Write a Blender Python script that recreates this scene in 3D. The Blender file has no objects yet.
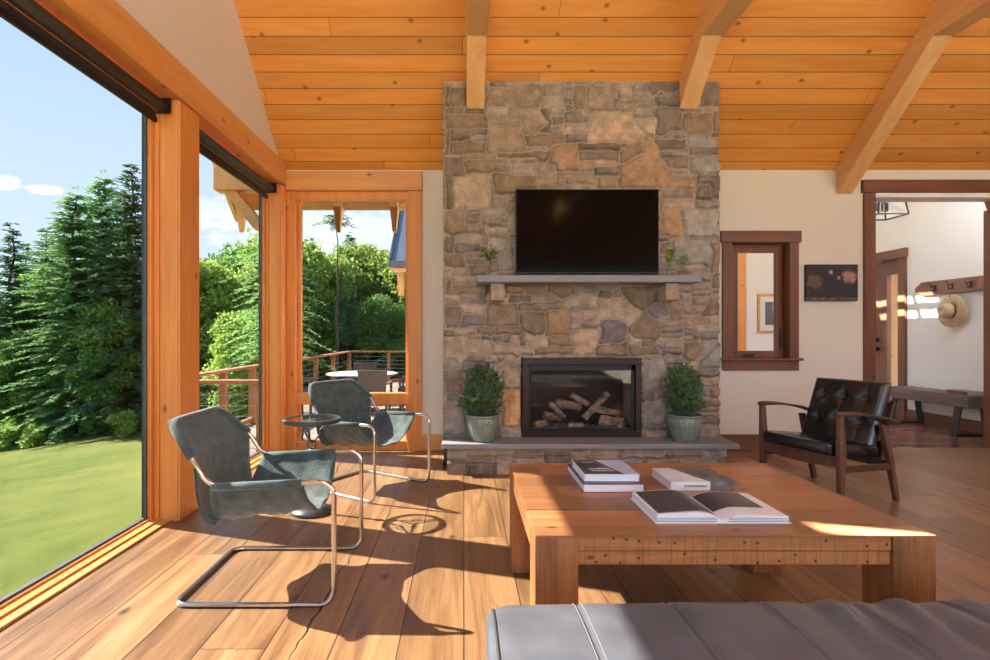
import bpy, math, random
import numpy as np
from mathutils import Vector, Matrix

C = bpy.context.scene.collection
R = math.radians
PI = math.pi

# ------------------------------------------------------------------ helpers
def srgb(r, g, b):
    def f(x):
        x /= 255.0
        return x / 12.92 if x <= 0.04045 else ((x + 0.055) / 1.055) ** 2.4
    return (f(r), f(g), f(b), 1.0)

F, H, U0, V0 = 550.0, 1.12, 464.0, 334.0      # the photograph's focal length (px), eye height, vanishing point
def X_at(u, y): return (u - U0) * y / F
def Z_at(v, y): return H + (V0 - v) * y / F

class MB:
    """Collects shapes that become ONE mesh object."""
    def __init__(s): s.v = []; s.f = []
    def add(s, vs, fs):
        k = len(s.v); s.v += [tuple(p) for p in vs]; s.f += [tuple(i + k for i in f) for f in fs]; return s
    def box(s, x0, x1, y0, y1, z0, z1):
        vs = [(x0,y0,z0),(x1,y0,z0),(x1,y1,z0),(x0,y1,z0),(x0,y0,z1),(x1,y0,z1),(x1,y1,z1),(x0,y1,z1)]
        return s.add(vs, [(0,3,2,1),(4,5,6,7),(0,1,5,4),(1,2,6,5),(2,3,7,6),(3,0,4,7)])
    def hexa(s, vs):      # 8 corners: bottom loop then top loop
        return s.add(vs, [(0,3,2,1),(4,5,6,7),(0,1,5,4),(1,2,6,5),(2,3,7,6),(3,0,4,7)])
    def prism(s, poly, axis, a, b):
        n = len(poly)
        def P(p, t):
            return {'X': (t, p[0], p[1]), 'Y': (p[0], t, p[1]), 'Z': (p[0], p[1], t)}[axis]
        vs = [P(p, a) for p in poly] + [P(p, b) for p in poly]
        fs = [tuple(range(n))[::-1], tuple(range(n, 2*n))] + [(i, (i+1) % n, n+(i+1) % n, n+i) for i in range(n)]
        return s.add(vs, fs)
    def bar(s, p, q, w, d, up=(0,0,1)):           # rectangular bar from p to q, w sideways, d along 'up'
        p, q = Vector(p), Vector(q); t = (q - p).normalized()
        sd = t.cross(Vector(up))
        if sd.length < 1e-4: sd = t.cross(Vector((0,1,0)))
        sd.normalize(); u = sd.cross(t)
        sd *= w/2; u *= d/2
        return s.hexa([p-sd-u, p+sd-u, q+sd-u, q-sd-u, p-sd+u, p+sd+u, q+sd+u, q-sd+u])
    def tube(s, pts, r, n=10, closed=False, caps=True):
        pts = [Vector(p) for p in pts]; m = len(pts)
        rs = r if isinstance(r, (list, tuple)) else [r]*m
        tan = []
        for i in range(m):
            a = pts[i-1] if (i > 0 or closed) else pts[i]
            b = pts[(i+1) % m] if (i < m-1 or closed) else pts[i]
            tan.append((b-a).normalized())
        ref = Vector((0,0,1)) if abs(tan[0].z) < .9 else Vector((1,0,0))
        nrm = tan[0].cross(ref).normalized(); vs = []
        for i in range(m):
            nrm = (nrm - tan[i]*nrm.dot(tan[i])).normalized()
            bi = tan[i].cross(nrm)
            for k in range(n):
                a = 2*PI*k/n
                vs.append(pts[i] + (nrm*math.cos(a) + bi*math.sin(a))*rs[i])
        fs = []
        for i in range(m if closed else m-1):
            j = (i+1) % m
            for k in range(n):
                fs.append((i*n+k, i*n+(k+1) % n, j*n+(k+1) % n, j*n+k))
        if caps and not closed:
            fs.append(tuple(range(n))[::-1]); fs.append(tuple((m-1)*n+k for k in range(n)))
        return s.add(vs, fs)
    def lathe(s, prof, n=32, c=(0,0,0), fn=None, cap=True):
        vs = []; m = len(prof)
        for i, (r, z) in enumerate(prof):
            for k in range(n):
                a = 2*PI*k/n; rr = r*(fn(a, z) if fn else 1)
                vs.append((c[0]+rr*math.cos(a), c[1]+rr*math.sin(a), c[2]+z))
        fs = [(i*n+k, i*n+(k+1) % n, (i+1)*n+(k+1) % n, (i+1)*n+k) for i in range(m-1) for k in range(n)]
        if cap: fs.append(tuple(range(n))[::-1]); fs.append(tuple((m-1)*n+k for k in range(n)))
        return s.add(vs, fs)
    def grid(s, fn, nu, nv):
        vs = [fn(i/nu, j/nv) for j in range(nv+1) for i in range(nu+1)]
        fs = [(j*(nu+1)+i, j*(nu+1)+i+1, (j+1)*(nu+1)+i+1, (j+1)*(nu+1)+i) for j in range(nv) for i in range(nu)]
        return s.add(vs, fs)
    def ball(s, c, r, n=12, m=8, sc=(1,1,1)):
        prof = [(max(1e-4, math.sin(PI*i/m)), -math.cos(PI*i/m)) for i in range(m+1)]
        k = len(s.v); s.lathe(prof, n)
        s.v[k:] = [(c[0]+x*r*sc[0], c[1]+y*r*sc[1], c[2]+z*r*sc[2]) for x, y, z in s.v[k:]]
        return s
    def xf(s, M):
        s.v = [tuple(M @ Vector(p)) for p in s.v]; return s
    def build(s, name, mat, parent=None, bevel=0, smooth=False, solid=0, sub=0, seg=2):
        me = bpy.data.meshes.new(name); me.from_pydata(s.v, [], s.f); me.update()
        return link(name, me, mat, parent, bevel, smooth, solid, sub, seg)

def link(name, me, mat, parent=None, bevel=0, smooth=False, solid=0, sub=0, seg=2):
    if smooth: me.polygons.foreach_set('use_smooth', [True]*len(me.polygons))
    if mat: me.materials.append(mat)
    o = bpy.data.objects.new(name, me); C.objects.link(o)
    if parent: o.parent = parent
    if solid:
        m = o.modifiers.new('solid', 'SOLIDIFY'); m.thickness = solid; m.offset = 0
    if bevel:
        m = o.modifiers.new('bevel', 'BEVEL'); m.width = bevel; m.segments = seg; m.limit_method = 'ANGLE'; m.angle_limit = R(40)
    if sub:
        m = o.modifiers.new('sub', 'SUBSURF'); m.levels = sub; m.render_levels = sub
    return o

def quick(name, V, Fc, mat, parent=None, smooth=False):       # numpy verts (n,3), quads/tris (m,k)
    me = bpy.data.meshes.new(name); k = Fc.shape[1]
    me.vertices.add(len(V)); me.vertices.foreach_set('co', V.astype(np.float32).ravel())
    me.loops.add(Fc.size); me.loops.foreach_set('vertex_index', Fc.astype(np.int32).ravel())
    me.polygons.add(len(Fc)); me.polygons.foreach_set('loop_start', np.arange(0, Fc.size, k, dtype=np.int32))
    me.update(calc_edges=True)
    return link(name, me, mat, parent, smooth=smooth)

def box(name, mat, parent, x0, x1, y0, y1, z0, z1, bevel=0):
    return MB().box(x0, x1, y0, y1, z0, z1).build(name, mat, parent, bevel)

def tag(o, label, cat, group=None, kind=None):
    o['label'] = label; o['category'] = cat
    if group: o['group'] = group
    if kind: o['kind'] = kind
    return o

def thing(name, label, cat, loc=(0,0,0), rz=0, group=None, kind=None):
    o = bpy.data.objects.new(name, None); C.objects.link(o)
    o.location = loc; o.rotation_euler = (0, 0, rz); o.empty_display_size = .1
    return tag(o, label, cat, group, kind)

def dup(root, loc, rz=0, label=None, scale=1, group=None):
    r = root.copy(); C.objects.link(r); r.location = loc; r.rotation_euler = (0, 0, rz); r.scale = (scale,)*3
    if label: r['label'] = label
    if group: r['group'] = group
    for ch in list(root.children):
        c = ch.copy(); C.objects.link(c); c.parent = r
        for g in list(ch.children):
            d = g.copy(); C.objects.link(d); d.parent = c
    return r

def fil(pts, r, n=7, closed=False):
    pts = [Vector(p) for p in pts]; m = len(pts); out = []
    for i in range(m):
        if not closed and i in (0, m-1): out.append(pts[i]); continue
        a, p, b = pts[i-1], pts[i], pts[(i+1) % m]
        rr = min(r, (a-p).length*.49, (b-p).length*.49)
        s, e = p+(a-p).normalized()*rr, p+(b-p).normalized()*rr
        for k in range(n+1):
            t = k/n; out.append(s*(1-t)**2*1.0 + p*2*t*(1-t) + e*t*t)
    return out

# ------------------------------------------------------------------ materials
class N:
    def __init__(s, name):
        s.m = bpy.data.materials.new(name); s.m.use_nodes = True; s.t = s.m.node_tree; s.t.nodes.clear()
        s.out = s.t.nodes.new('ShaderNodeOutputMaterial')
    def n(s, typ, **kw):
        nd = s.t.nodes.new('ShaderNode'+typ)
        for k, v in kw.items(): setattr(nd, k, v)
        return nd
    def put(s, sock, v):
        if isinstance(v, bpy.types.NodeSocket): s.t.links.new(v, sock)
        elif v is not None:
            try: sock.default_value = v
            except Exception: sock.default_value = v[:3] if hasattr(v, '__len__') else v
    def math(s, op, a, b=None, c=None, clamp=False):
        nd = s.n('Math', operation=op); nd.use_clamp = clamp
        s.put(nd.inputs[0], a)
        if b is not None: s.put(nd.inputs[1], b)
        if c is not None: s.put(nd.inputs[2], c)
        return nd.outputs[0]
    def comb(s, x, y, z):
        nd = s.n('CombineXYZ')
        for i, v in enumerate((x, y, z)): s.put(nd.inputs[i], v)
        return nd.outputs[0]
    def sep(s, v):
        nd = s.n('SeparateXYZ'); s.put(nd.inputs[0], v); return nd.outputs
    def obj(s): return s.n('TexCoord').outputs['Object']
    def noise(s, vec, scale=1, detail=4, rough=.55, dist=0):
        nd = s.n('TexNoise'); s.put(nd.inputs['Vector'], vec); s.put(nd.inputs['Scale'], scale)
        nd.inputs['Detail'].default_value = detail; nd.inputs['Roughness'].default_value = rough; nd.inputs['Distortion'].default_value = dist
        return nd.outputs[0]
    def white(s, vec):
        nd = s.n('TexWhiteNoise', noise_dimensions='3D'); s.put(nd.inputs['Vector'], vec); return nd.outputs['Value']
    def mr(s, v, a, b, c=0, d=1):
        nd = s.n('MapRange'); nd.clamp = True
        for i, x in enumerate((v, a, b, c, d)): s.put(nd.inputs[i], x)
        return nd.outputs[0]
    def mix(s, f, a, b, blend='MIX'):
        nd = s.n('Mix', data_type='RGBA', blend_type=blend)
        s.put(nd.inputs[0], f); s.put(nd.inputs[6], a); s.put(nd.inputs[7], b); return nd.outputs[2]
    def grey(s, v): return s.comb(v, v, v)
    def bump(s, h, st=.3, dist=.01):
        nd = s.n('Bump'); nd.inputs['Strength'].default_value = st; nd.inputs['Distance'].default_value = dist
        s.put(nd.inputs['Height'], h); return nd.outputs[0]
    def pbr(s, col, rough=.5, metal=0, normal=None, spec=.5, **kw):
        b = s.n('BsdfPrincipled'); s.put(b.inputs['Base Color'], col); s.put(b.inputs['Roughness'], rough)
        b.inputs['Metallic'].default_value = metal; s.put(b.inputs['Specular IOR Level'], spec)
        if normal is not None: s.put(b.inputs['Normal'], normal)
        for k, v in kw.items(): s.put(b.inputs[k.replace('_', ' ')], v)
        s.t.links.new(b.outputs[0], s.out.inputs[0]); return s.m

def plain(name, col, rough=.5, metal=0, spec=.5, var=.12, scale=12, bump=.1, bdist=.004, **kw):
    k = N(name); f = k.noise(k.obj(), scale, 5)
    c = k.mix(1, col, k.grey(k.mr(f, .25, .75, 1-var, 1+var)), 'MULTIPLY')
    nrm = k.bump(k.noise(k.obj(), scale*6, 3), bump, bdist) if bump else None
    return k.pbr(c, rough, metal, nrm, spec, **kw)

def wood(name, c1, c2, axis='Y', across='X', width=0, length=0, gap=.002, rough=.45, knots=.45, kscale=4.0,
         tint=.25, bump=.25, crack=0, spec=.4, grain=1.0, saw=0, nails=0, kcol=None):
    k = N(name); xyz = k.sep(k.obj()); ix = 'XYZ'.index
    third = [a for a in 'XYZ' if a not in (axis, across)][0]
    A, W, T = xyz[ix(axis)], xyz[ix(across)], xyz[ix(third)]
    r, g = .37, None
    if width:
        t = k.math('DIVIDE', W, width); pid = k.math('FLOOR', t); fr = k.math('FRACT', t)
        r = k.white(k.comb(pid, 3.3, 1.7))
        d = k.math('MULTIPLY', k.math('MINIMUM', fr, k.math('SUBTRACT', 1, fr)), width)
        g = k.mr(d, gap*.5, gap*1.3, 1, 0)
        if length:
            a2 = k.math('DIVIDE', k.math('ADD', A, k.math('MULTIPLY', r, 17.3)), length)
            seg = k.math('FLOOR', a2); fa = k.math('FRACT', a2)
            r = k.white(k.comb(pid, seg, 5.1))
            d2 = k.math('MULTIPLY', k.math('MINIMUM', fa, k.math('SUBTRACT', 1, fa)), length)
            g = k.math('MAXIMUM', g, k.mr(d2, gap*.4, gap, 1, 0))
    sh = k.math('MULTIPLY', r, 23.0)
    v1 = k.comb(k.math('ADD', k.math('MULTIPLY', A, 1.1*grain), sh), k.math('MULTIPLY', W, 13*grain), k.math('MULTIPLY', T, 13*grain))
    n1 = k.noise(v1, 1, 5, .55, .9)
    v2 = k.comb(k.math('ADD', k.math('MULTIPLY', A, 5*grain), sh), k.math('MULTIPLY', W, 150*grain), k.math('MULTIPLY', T, 150*grain))
    n2 = k.noise(v2, 1, 3, .6)
    f = k.math('ADD', k.math('MULTIPLY', n1, .7), k.math('MULTIPLY', n2, .3))
    col = k.mix(k.mr(f, .32, .66), c1, c2)
    if tint:
        col = k.mix(1, col, k.grey(k.mr(r, 0, 1, 1-tint, 1+tint*.6)), 'MULTIPLY')
    hgt = k.math('MULTIPLY', n2, .35)
    if knots:
        vo = k.n('TexVoronoi', voronoi_dimensions='2D'); vo.inputs['Scale'].default_value = 1
        k.put(vo.inputs['Vector'], k.comb(k.math('ADD', k.math('MULTIPLY', A, kscale*.62), k.math('MULTIPLY', r, 41.0)),
              k.math('MULTIPLY', W if width else k.math('ADD', W, T), kscale), 0))
        cr = k.sep(vo.outputs['Color'])[0]
        m = k.math('MULTIPLY', k.mr(k.math('ADD', vo.outputs['Distance'], k.math('MULTIPLY', n2, .05)), .035, .11, 1, 0), k.math('GREATER_THAN', cr, 1-knots))
        kc = kcol or tuple(x*.22 for x in c1[:3])+(1,)
        col = k.mix(k.math('MULTIPLY', m, .85), col, kc)
    if crack:
        wv = k.noise(k.comb(k.math('MULTIPLY', A, 1.6), k.math('MULTIPLY', r, 9), 0), 1, 4, .65)
        ms = k.noise(k.comb(k.math('MULTIPLY', A, .55), k.math('MULTIPLY', r, 31), 4), 1, 1)
        ctr = k.math('ADD', .5, k.math('MULTIPLY', k.math('SUBTRACT', wv, .5), .75))
        dd = k.math('MULTIPLY', k.math('ABSOLUTE', k.math('SUBTRACT', fr, ctr)), width)
        wd = k.mr(ms, .52, .66, .0, .0055)
        cm = k.math('MULTIPLY', k.math('LESS_THAN', dd, wd), k.math('GREATER_THAN', r, 1-crack))
        col = k.mix(cm, col, (.012, .014, .018, 1)); hgt = k.math('SUBTRACT', hgt, cm)
    if saw:
        sw = k.noise(k.comb(k.math('MULTIPLY', A, 190), k.math('MULTIPLY', W, 4), k.math('MULTIPLY', T, 4)), 1, 2)
        col = k.mix(k.mr(sw, .5, .7, 0, saw), col, tuple(x*.35 for x in c1[:3])+(1,)); hgt = k.math('ADD', hgt, sw)
    if nails:
        vo = k.n('TexVoronoi', voronoi_dimensions='2D'); vo.inputs['Scale'].default_value = 1
        k.put(vo.inputs['Vector'], k.comb(k.math('MULTIPLY', A, 19), k.math('MULTIPLY', W, 19), 0))
        m = k.math('MULTIPLY', k.mr(vo.outputs['Distance'], .05, .12, 1, 0), k.math('GREATER_THAN', k.sep(vo.outputs['Color'])[1], .45))
        col = k.mix(k.math('MULTIPLY', m, .9), col, (.012, .009, .007, 1)); hgt = k.math('SUBTRACT', hgt, m)
    if g is not None:
        col = k.mix(k.math('MULTIPLY', g, .85), col, tuple(x*.10 for x in c1[:3])+(1,))
        hgt = k.math('SUBTRACT', hgt, k.math('MULTIPLY', g, 1.5))
    rg = k.mr(n1, .3, .7, rough-.07, rough+.1)
    return k.pbr(col, rg, 0, k.bump(hgt, bump, .006), spec)

def glass(name, trans=(1,1,1,1), refl=.8, rough=0.0):
    k = N(name); tr = k.n('BsdfTransparent'); k.put(tr.inputs[0], trans)
    gl = k.n('BsdfGlossy'); k.put(gl.inputs['Roughness'], rough); k.put(gl.inputs['Color'], (1,1,1,1))
    lw = k.n('LayerWeight'); lw.inputs['Blend'].default_value = .5
    fr = k.math('ADD', .04, k.math('MULTIPLY', .9, k.math('POWER', lw.outputs['Facing'], 5)))
    mx = k.n('MixShader'); k.put(mx.inputs[0], k.math('MULTIPLY', fr, refl))
    k.t.links.new(tr.outputs[0], mx.inputs[1]); k.t.links.new(gl.outputs[0], mx.inputs[2]); k.t.links.new(mx.outputs[0], k.out.inputs[0])
    return k.m

def leafy(name, c1, c2, scale=.6, trans=.35):
    k = N(name); g = k.n('NewGeometry'); oi = k.n('ObjectInfo')
    f = k.noise(g.outputs['Position'], scale, 3)
    rp = g.outputs['Random Per Island']
    f = k.math('ADD', k.math('MULTIPLY', f, .6), k.math('MULTIPLY', rp, .4))
    c = k.mix(k.mr(f, .25, .75), c1, c2)
    c = k.mix(1, c, k.grey(k.mr(oi.outputs['Random'], 0, 1, .75, 1.2)), 'MULTIPLY')
    d = k.n('BsdfDiffuse'); k.put(d.inputs[0], c); t = k.n('BsdfTranslucent'); k.put(t.inputs[0], c)
    mx = k.n('MixShader'); mx.inputs[0].default_value = trans
    k.t.links.new(d.outputs[0], mx.inputs[1]); k.t.links.new(t.outputs[0], mx.inputs[2]); k.t.links.new(mx.outputs[0], k.out.inputs[0])
    return k.m

def vcol(name, rough=.85, scale=60, var=.25):
    k = N(name); a = k.n('VertexColor', layer_name='Col'); f = k.noise(k.obj(), scale, 5, .7); f2 = k.noise(k.obj(), scale*.2, 4)
    c = k.mix(1, a.outputs['Color'], k.grey(k.mr(k.math('ADD', k.math('MULTIPLY', f, .6), k.math('MULTIPLY', f2, .4)), .3, .7, 1-var, 1+var)), 'MULTIPLY')
    return k.pbr(c, rough, 0, k.bump(f, .5, .006), .25)

M = {}
PINE1, PINE2 = srgb(206,136,66), srgb(228,166,94)
M['ceiling'] = wood('pine_boards', srgb(206,134,58), srgb(222,156,80), 'X', 'Y', .1067, 5.2, .0026, .42, .42, 4.6, .18)
M['beam'] = wood('pine_beam', srgb(208,158,100), srgb(226,180,124), 'Y', 'X', rough=.5, knots=.3, kscale=3.2, tint=0)
M['pineX'] = wood('pine_trim_x', srgb(200,132,68), srgb(220,160,92), 'X', 'Z', rough=.4, knots=.22, kscale=4, tint=0)
M['pineY'] = wood('pine_trim_y', srgb(200,132,68), srgb(220,160,92), 'Y', 'Z', rough=.4, knots=.22, kscale=4, tint=0)
M['pineZ'] = wood('pine_trim_z', srgb(200,120,52), srgb(222,152,78), 'Z', 'X', rough=.4, knots=.22, kscale=4, tint=0)
M['fascia'] = wood('pine_pale', srgb(214,168,110), srgb(230,190,136), 'X', 'Z', rough=.5, knots=.2, tint=0)
M['brownX'] = wood('stained_trim_x', srgb(92,52,34), srgb(128,78,52), 'X', 'Z', rough=.45, knots=.15, tint=0)
M['brownY'] = wood('stained_trim_y', srgb(92,52,34), srgb(128,78,52), 'Y', 'Z', rough=.45, knots=.15, tint=0)
M['brownZ'] = wood('stained_trim_z', srgb(92,52,34), srgb(128,78,52), 'Z', 'X', rough=.45, knots=.15, tint=0)
M['floor'] = wood('oak_planks', srgb(102,73,49), srgb(164,126,86), 'Y', 'X', .235, 3.6, .0026, .38, .3, 3.0, .26, .25, crack=.75, spec=.35)
M['floorhall'] = wood('oak_planks_hall', srgb(92,58,42), srgb(128,86,62), 'X', 'Y', .235, 2.2, .003, .22, .2, 3.0, .35, .2, spec=.6)
M['table'] = wood('reclaimed_top', srgb(134,88,56), srgb(178,126,82), 'X', 'Y', .163, 1.1, .0014, .33, .3, 5, .36, .15, spec=.45)
M['tableside'] = wood('reclaimed_saw', srgb(146,92,52), srgb(186,128,76), 'X', 'Z', rough=.6, knots=.3, kscale=7, tint=0, saw=.55, nails=1)
M['tableleg'] = wood('reclaimed_leg', srgb(92,58,34), srgb(176,118,70), 'Z', 'X', rough=.55, knots=.4, kscale=5, tint=0, saw=.1)
M['wall'] = plain('painted_plaster', srgb(221,214,198), .9, var=.02, scale=3, bump=.05)
M['hallwall'] = plain('white_plaster', srgb(238,238,236), .9, var=.02, scale=3, bump=.05)
M['black'] = plain('black_metal', srgb(22,21,22), .45, .3, var=.05)
M['bronze'] = plain('dark_bronze_metal', srgb(52,38,32), .4, .6, var=.05)
M['blind'] = plain('charcoal_blind', srgb(46,46,52), .7, var=.06, scale=60)
M['blindcase'] = plain('charcoal_tube', srgb(58,57,62), .5, var=.04)
M['seal'] = plain('grey_seal', srgb(84,88,92), .5, .2, var=.05)
M['chrome'] = plain('chrome_tube', srgb(206,200,192), .14, 1.0, var=.05, bump=0)
M['sling'] = plain('grey_green_suede', srgb(72,87,86), .95, var=.5, scale=16, bump=.5, bdist=.006, spec=.15, Sheen_Weight=.35, Sheen_Roughness=.5)
M['leather'] = plain('black_leather', srgb(20,21,26), .25, var=.2, scale=30, bump=.12, bdist=.002, spec=.8)
M['greyleather'] = plain('grey_leather', srgb(90,95,104), .32, var=.25, scale=9, bump=.18, bdist=.002, spec=.5)
M['stitch'] = plain('grey_thread', srgb(136,130,132), .7, var=.1, scale=200)
M['piping'] = plain('dark_piping', srgb(48,44,46), .6)
M['walnut'] = wood('walnut_frame', srgb(58,36,28), srgb(96,62,46), 'X', 'Z', rough=.38, knots=0, tint=0, spec=.5)
M['walnutZ'] = wood('walnut_leg', srgb(70,44,34), srgb(110,74,56), 'Z', 'X', rough=.38, knots=0, tint=0, spec=.5)
M['bench'] = wood('weathered_slab', srgb(74,60,56), srgb(122,104,98), 'Y', 'X', rough=.5, knots=.35, kscale=6, tint=0, spec=.4)
M['stone'] = vcol('field_stone')
M['slate'] = plain('bluestone_slab', srgb(134,136,138), .6, var=.1, scale=8, bump=.15)
M['slateedge'] = plain('corbel_stone', srgb(166,146,124), .85, var=.3, scale=22, bump=.6, bdist=.01)
M['pot'] = plain('celadon_glaze', srgb(120,134,122), .18, var=.22, scale=16, bump=.05, spec=.6)
M['soil'] = plain('potting_soil', srgb(52,40,30), 1, var=.4, scale=40, bump=.6)
M['juniper'] = leafy('juniper_needles', srgb(64,92,66), srgb(140,166,118), 18, .2)
M['sprig'] = leafy('sprig_leaves', srgb(80,110,50), srgb(160,180,90), 30, .3)
M['bluesprig'] = leafy('eucalyptus_leaves', srgb(90,120,104), srgb(170,196,176), 30, .3)
M['tvscreen'] = plain('tv_screen', srgb(6,6,7), .1, var=0, bump=0, spec=.16)
M['glass'] = glass('clear_glass')
M['fireglass'] = glass('fire_glass', (.94,.93,.92,1), .6)
M['tableglass'] = glass('table_glass', (.9,.94,.93,1), 1.0)
M['pane'] = glass('tinted_pane', (.43,.43,.425,1), .12)
M['log'] = plain('ceramic_log', srgb(150,130,114), .9, var=.85, scale=18, bump=.8, bdist=.01)
M['ember'] = plain('ember_rock', srgb(104,90,82), .95, var=.8, scale=30, bump=.8, bdist=.01)
M['firebox'] = plain('firebox_liner', srgb(84,66,58), .8, var=.2, scale=6)
M['paper'] = plain('white_paper', srgb(224,230,236), .7, var=.03, scale=90)
M['red'] = plain('red_cloth', srgb(150,46,52), .6)
M['navy'] = plain('navy_print', srgb(50,58,72), .35, var=.5, scale=26)
M['sky_print'] = plain('pale_blue_print', srgb(176,196,220), .35, var=.15, scale=9)
M['darkprint'] = plain('dark_print', srgb(52,54,58), .35, var=.7, scale=24)
M['greyprint'] = plain('grey_print', srgb(66,67,74), .3, var=.2, scale=7)
M['whiteprint'] = plain('white_gloss', srgb(218,224,230), .35, var=.04)
M['rockprint'] = plain('rock_print', srgb(96,100,98), .35, var=.9, scale=16)
M['straw'] = plain('straw_weave', srgb(200,174,144), .85, var=.25, scale=60, bump=.5)
M['ribbon'] = plain('hat_band', srgb(84,62,46), .8)
M['wicker'] = plain('brown_wicker', srgb(92,80,76), .8, var=.35, scale=40, bump=.5)
M['tabletop'] = plain('pale_outdoor_top', srgb(176,180,188), .35, var=.08)
M['deck'] = wood('deck_boards', srgb(128,112,98), srgb(166,150,134), 'Y', 'X', .14, 3, .006, .7, .1, 4, .2)
M['rail'] = wood('rail_cedar', srgb(150,96,64), srgb(186,130,92), 'Y', 'Z', rough=.6, knots=.1, tint=0)
M['cable'] = plain('steel_cable', srgb(176,178,180), .3, 1, var=0, bump=0)
M['metalroof'] = plain('standing_seam_metal', srgb(98,108,126), .4, .35, var=.05, scale=3, bump=0)
M['siding'] = plain('brown_siding', srgb(120,100,84), .8)
M['iron'] = plain('grey_iron', srgb(74,78,82), .4, .5, var=.1)
M['bark'] = plain('tree_bark', srgb(96,84,74), .95, var=.4, scale=8, bump=.7, bdist=.02)
M['conifer'] = leafy('conifer_needles', srgb(66,108,82), srgb(142,180,128), .5)
M['hemlock'] = leafy('pale_needles', srgb(88,138,94), srgb(176,210,142), .5)
M['maple'] = leafy('broad_leaves', srgb(96,136,60), srgb(192,212,118), .5, .5)
M['darkmaple'] = leafy('dark_leaves', srgb(74,114,62), srgb(152,186,102), .5, .5)
M['brass'] = plain('antique_brass', srgb(110,84,56), .35, .9, var=.05)
M['bulb'] = plain('frosted_bulb', srgb(236,230,220), .3, var=0, bump=0)
def lawn_mat():
    k = N('mown_lawn'); p = k.obj()
    f = k.noise(p, 1.6, 8, .75); g = k.noise(p, .35, 3); h = k.noise(p, 40, 3, .8)
    c = k.mix(k.mr(f, .3, .7), srgb(76,96,42), srgb(116,126,64)); c = k.mix(k.mr(g, .35, .65), c, k.mix(.5, c, srgb(138,138,80)))
    c = k.mix(1, c, k.grey(k.mr(h, .3, .7, .72, 1.2)), 'MULTIPLY')
    return k.pbr(c, 1, 0, k.bump(h, .8, .05), .1)
M['lawn'] = lawn_mat()
SKY, SUN, EXPO = 6.0, 85.0, 0.1
# ------------------------------------------------------------------ the room shell
YW, YF, XL = 5.30, 4.66, -1.75                 # back wall, chimney face, left wall
SL = .85                                        # roof pitch
def ZC(y): return 2.70 + SL*(YW-y) if y >= 1 else 2.70 + SL*(y+3.3)     # ceiling height at depth y
ZR = ZC(1.0)
XR = 7.6

def S(o, label, cat): return tag(o, label, cat, kind='structure')

S(box('floor', M['floor'], None, -1.80, XR, -3.3, 5.42, -.08, 0), 'wide oak plank floor with dark filled cracks in the living room', 'floor')
S(box('floor_hall', M['floorhall'], None, 2.2, 5.95, 5.42, 8.75, -.08, 0), 'dark glossy plank floor of the entry hall beyond the doorway', 'floor')

def holes_wall(name, mat, x0, x1, z0, z1, y0, y1, holes, label):
    xs = sorted({x0, x1, *[h[0] for h in holes], *[h[1] for h in holes]}); zs = sorted({z0, z1, *[h[2] for h in holes], *[h[3] for h in holes]})
    mb = MB()
    for i in range(len(xs)-1):
        j = 0
        while j < len(zs)-1:
            def inside(j): return any(h[0] <= (xs[i]+xs[i+1])/2 <= h[1] and h[2] <= (zs[j]+zs[j+1])/2 <= h[3] for h in holes)
            if inside(j): j += 1; continue
            k = j
            while k+1 < len(zs)-1 and not inside(k+1): k += 1
            mb.box(xs[i], xs[i+1], y0, y1, zs[j], zs[k+1]); j = k+1
    return S(mb.build(name, mat), label, 'wall')

DW = (3.94, 5.18, 0, 2.44)                     # doorway to the hall
W4 = (2.565, 3.135, .85, 2.01)                  # small window to the hall
W3 = (-1.70, -.52, 0, 2.49)                     # tall window beside the corner
holes_wall('wall_back', M['wall'], -1.80, XR, 0, 2.76, YW, YW+.14, [DW, W4, W3], 'pale plaster back wall either side of the stone chimney')
S(box('wall_right', M['wall'], None, XR, XR+.15, -3.4, 5.45, -.05, 7), 'plaster wall closing the living room on its far side', 'wall')
# front wall behind the camera: plaster with unglazed openings added to let in fill light
holes_wall('wall_front', M['wall'], -1.80, XR, 0, 2.76, -3.44, -3.30,
           [(-1.5, .3, .08, 2.4), (.5, 1.1, .08, 2.4), (1.3, 2.6, 1.15, 2.4), (2.8, 4.2, 1.15, 2.4), (4.4, 5.4, .6, 2.4), (5.6, 6.6, .6, 2.4)], 'plaster wall with tall openings behind the viewer')
# gable wall on the left, above the timber header
def rake(ya, yb, zb):
    ys = [ya] + ([1.0] if ya < 1 < yb else []) + [yb]
    return [(ya, zb), (yb, zb)] + [(y, ZC(y)+.03) for y in ys[::-1]]
gm = MB()
gm.prism(rake(2.87, 5.44, 2.70), 'X', XL-.14, XL)
gm.prism([(2.62, 2.70), (2.87, 2.70), (2.87, 3.02), (2.62, 3.02)], 'X', XL-.14, XL)
gm.prism(rake(2.62, 2.87, 3.45), 'X', XL-.14, XL)
gm.prism(rake(-3.4, 2.62, 2.70), 'X', XL-.14, XL)
S(gm.build('wall_left', M['wall']), 'plaster gable wall above the timber header', 'wall')
S(box('window_6', M['pineZ'], None, XL-.13, XL-.03, 2.72, 2.74, 3.02, 3.45), 'mullion of the small high gable window', 'window')
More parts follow.
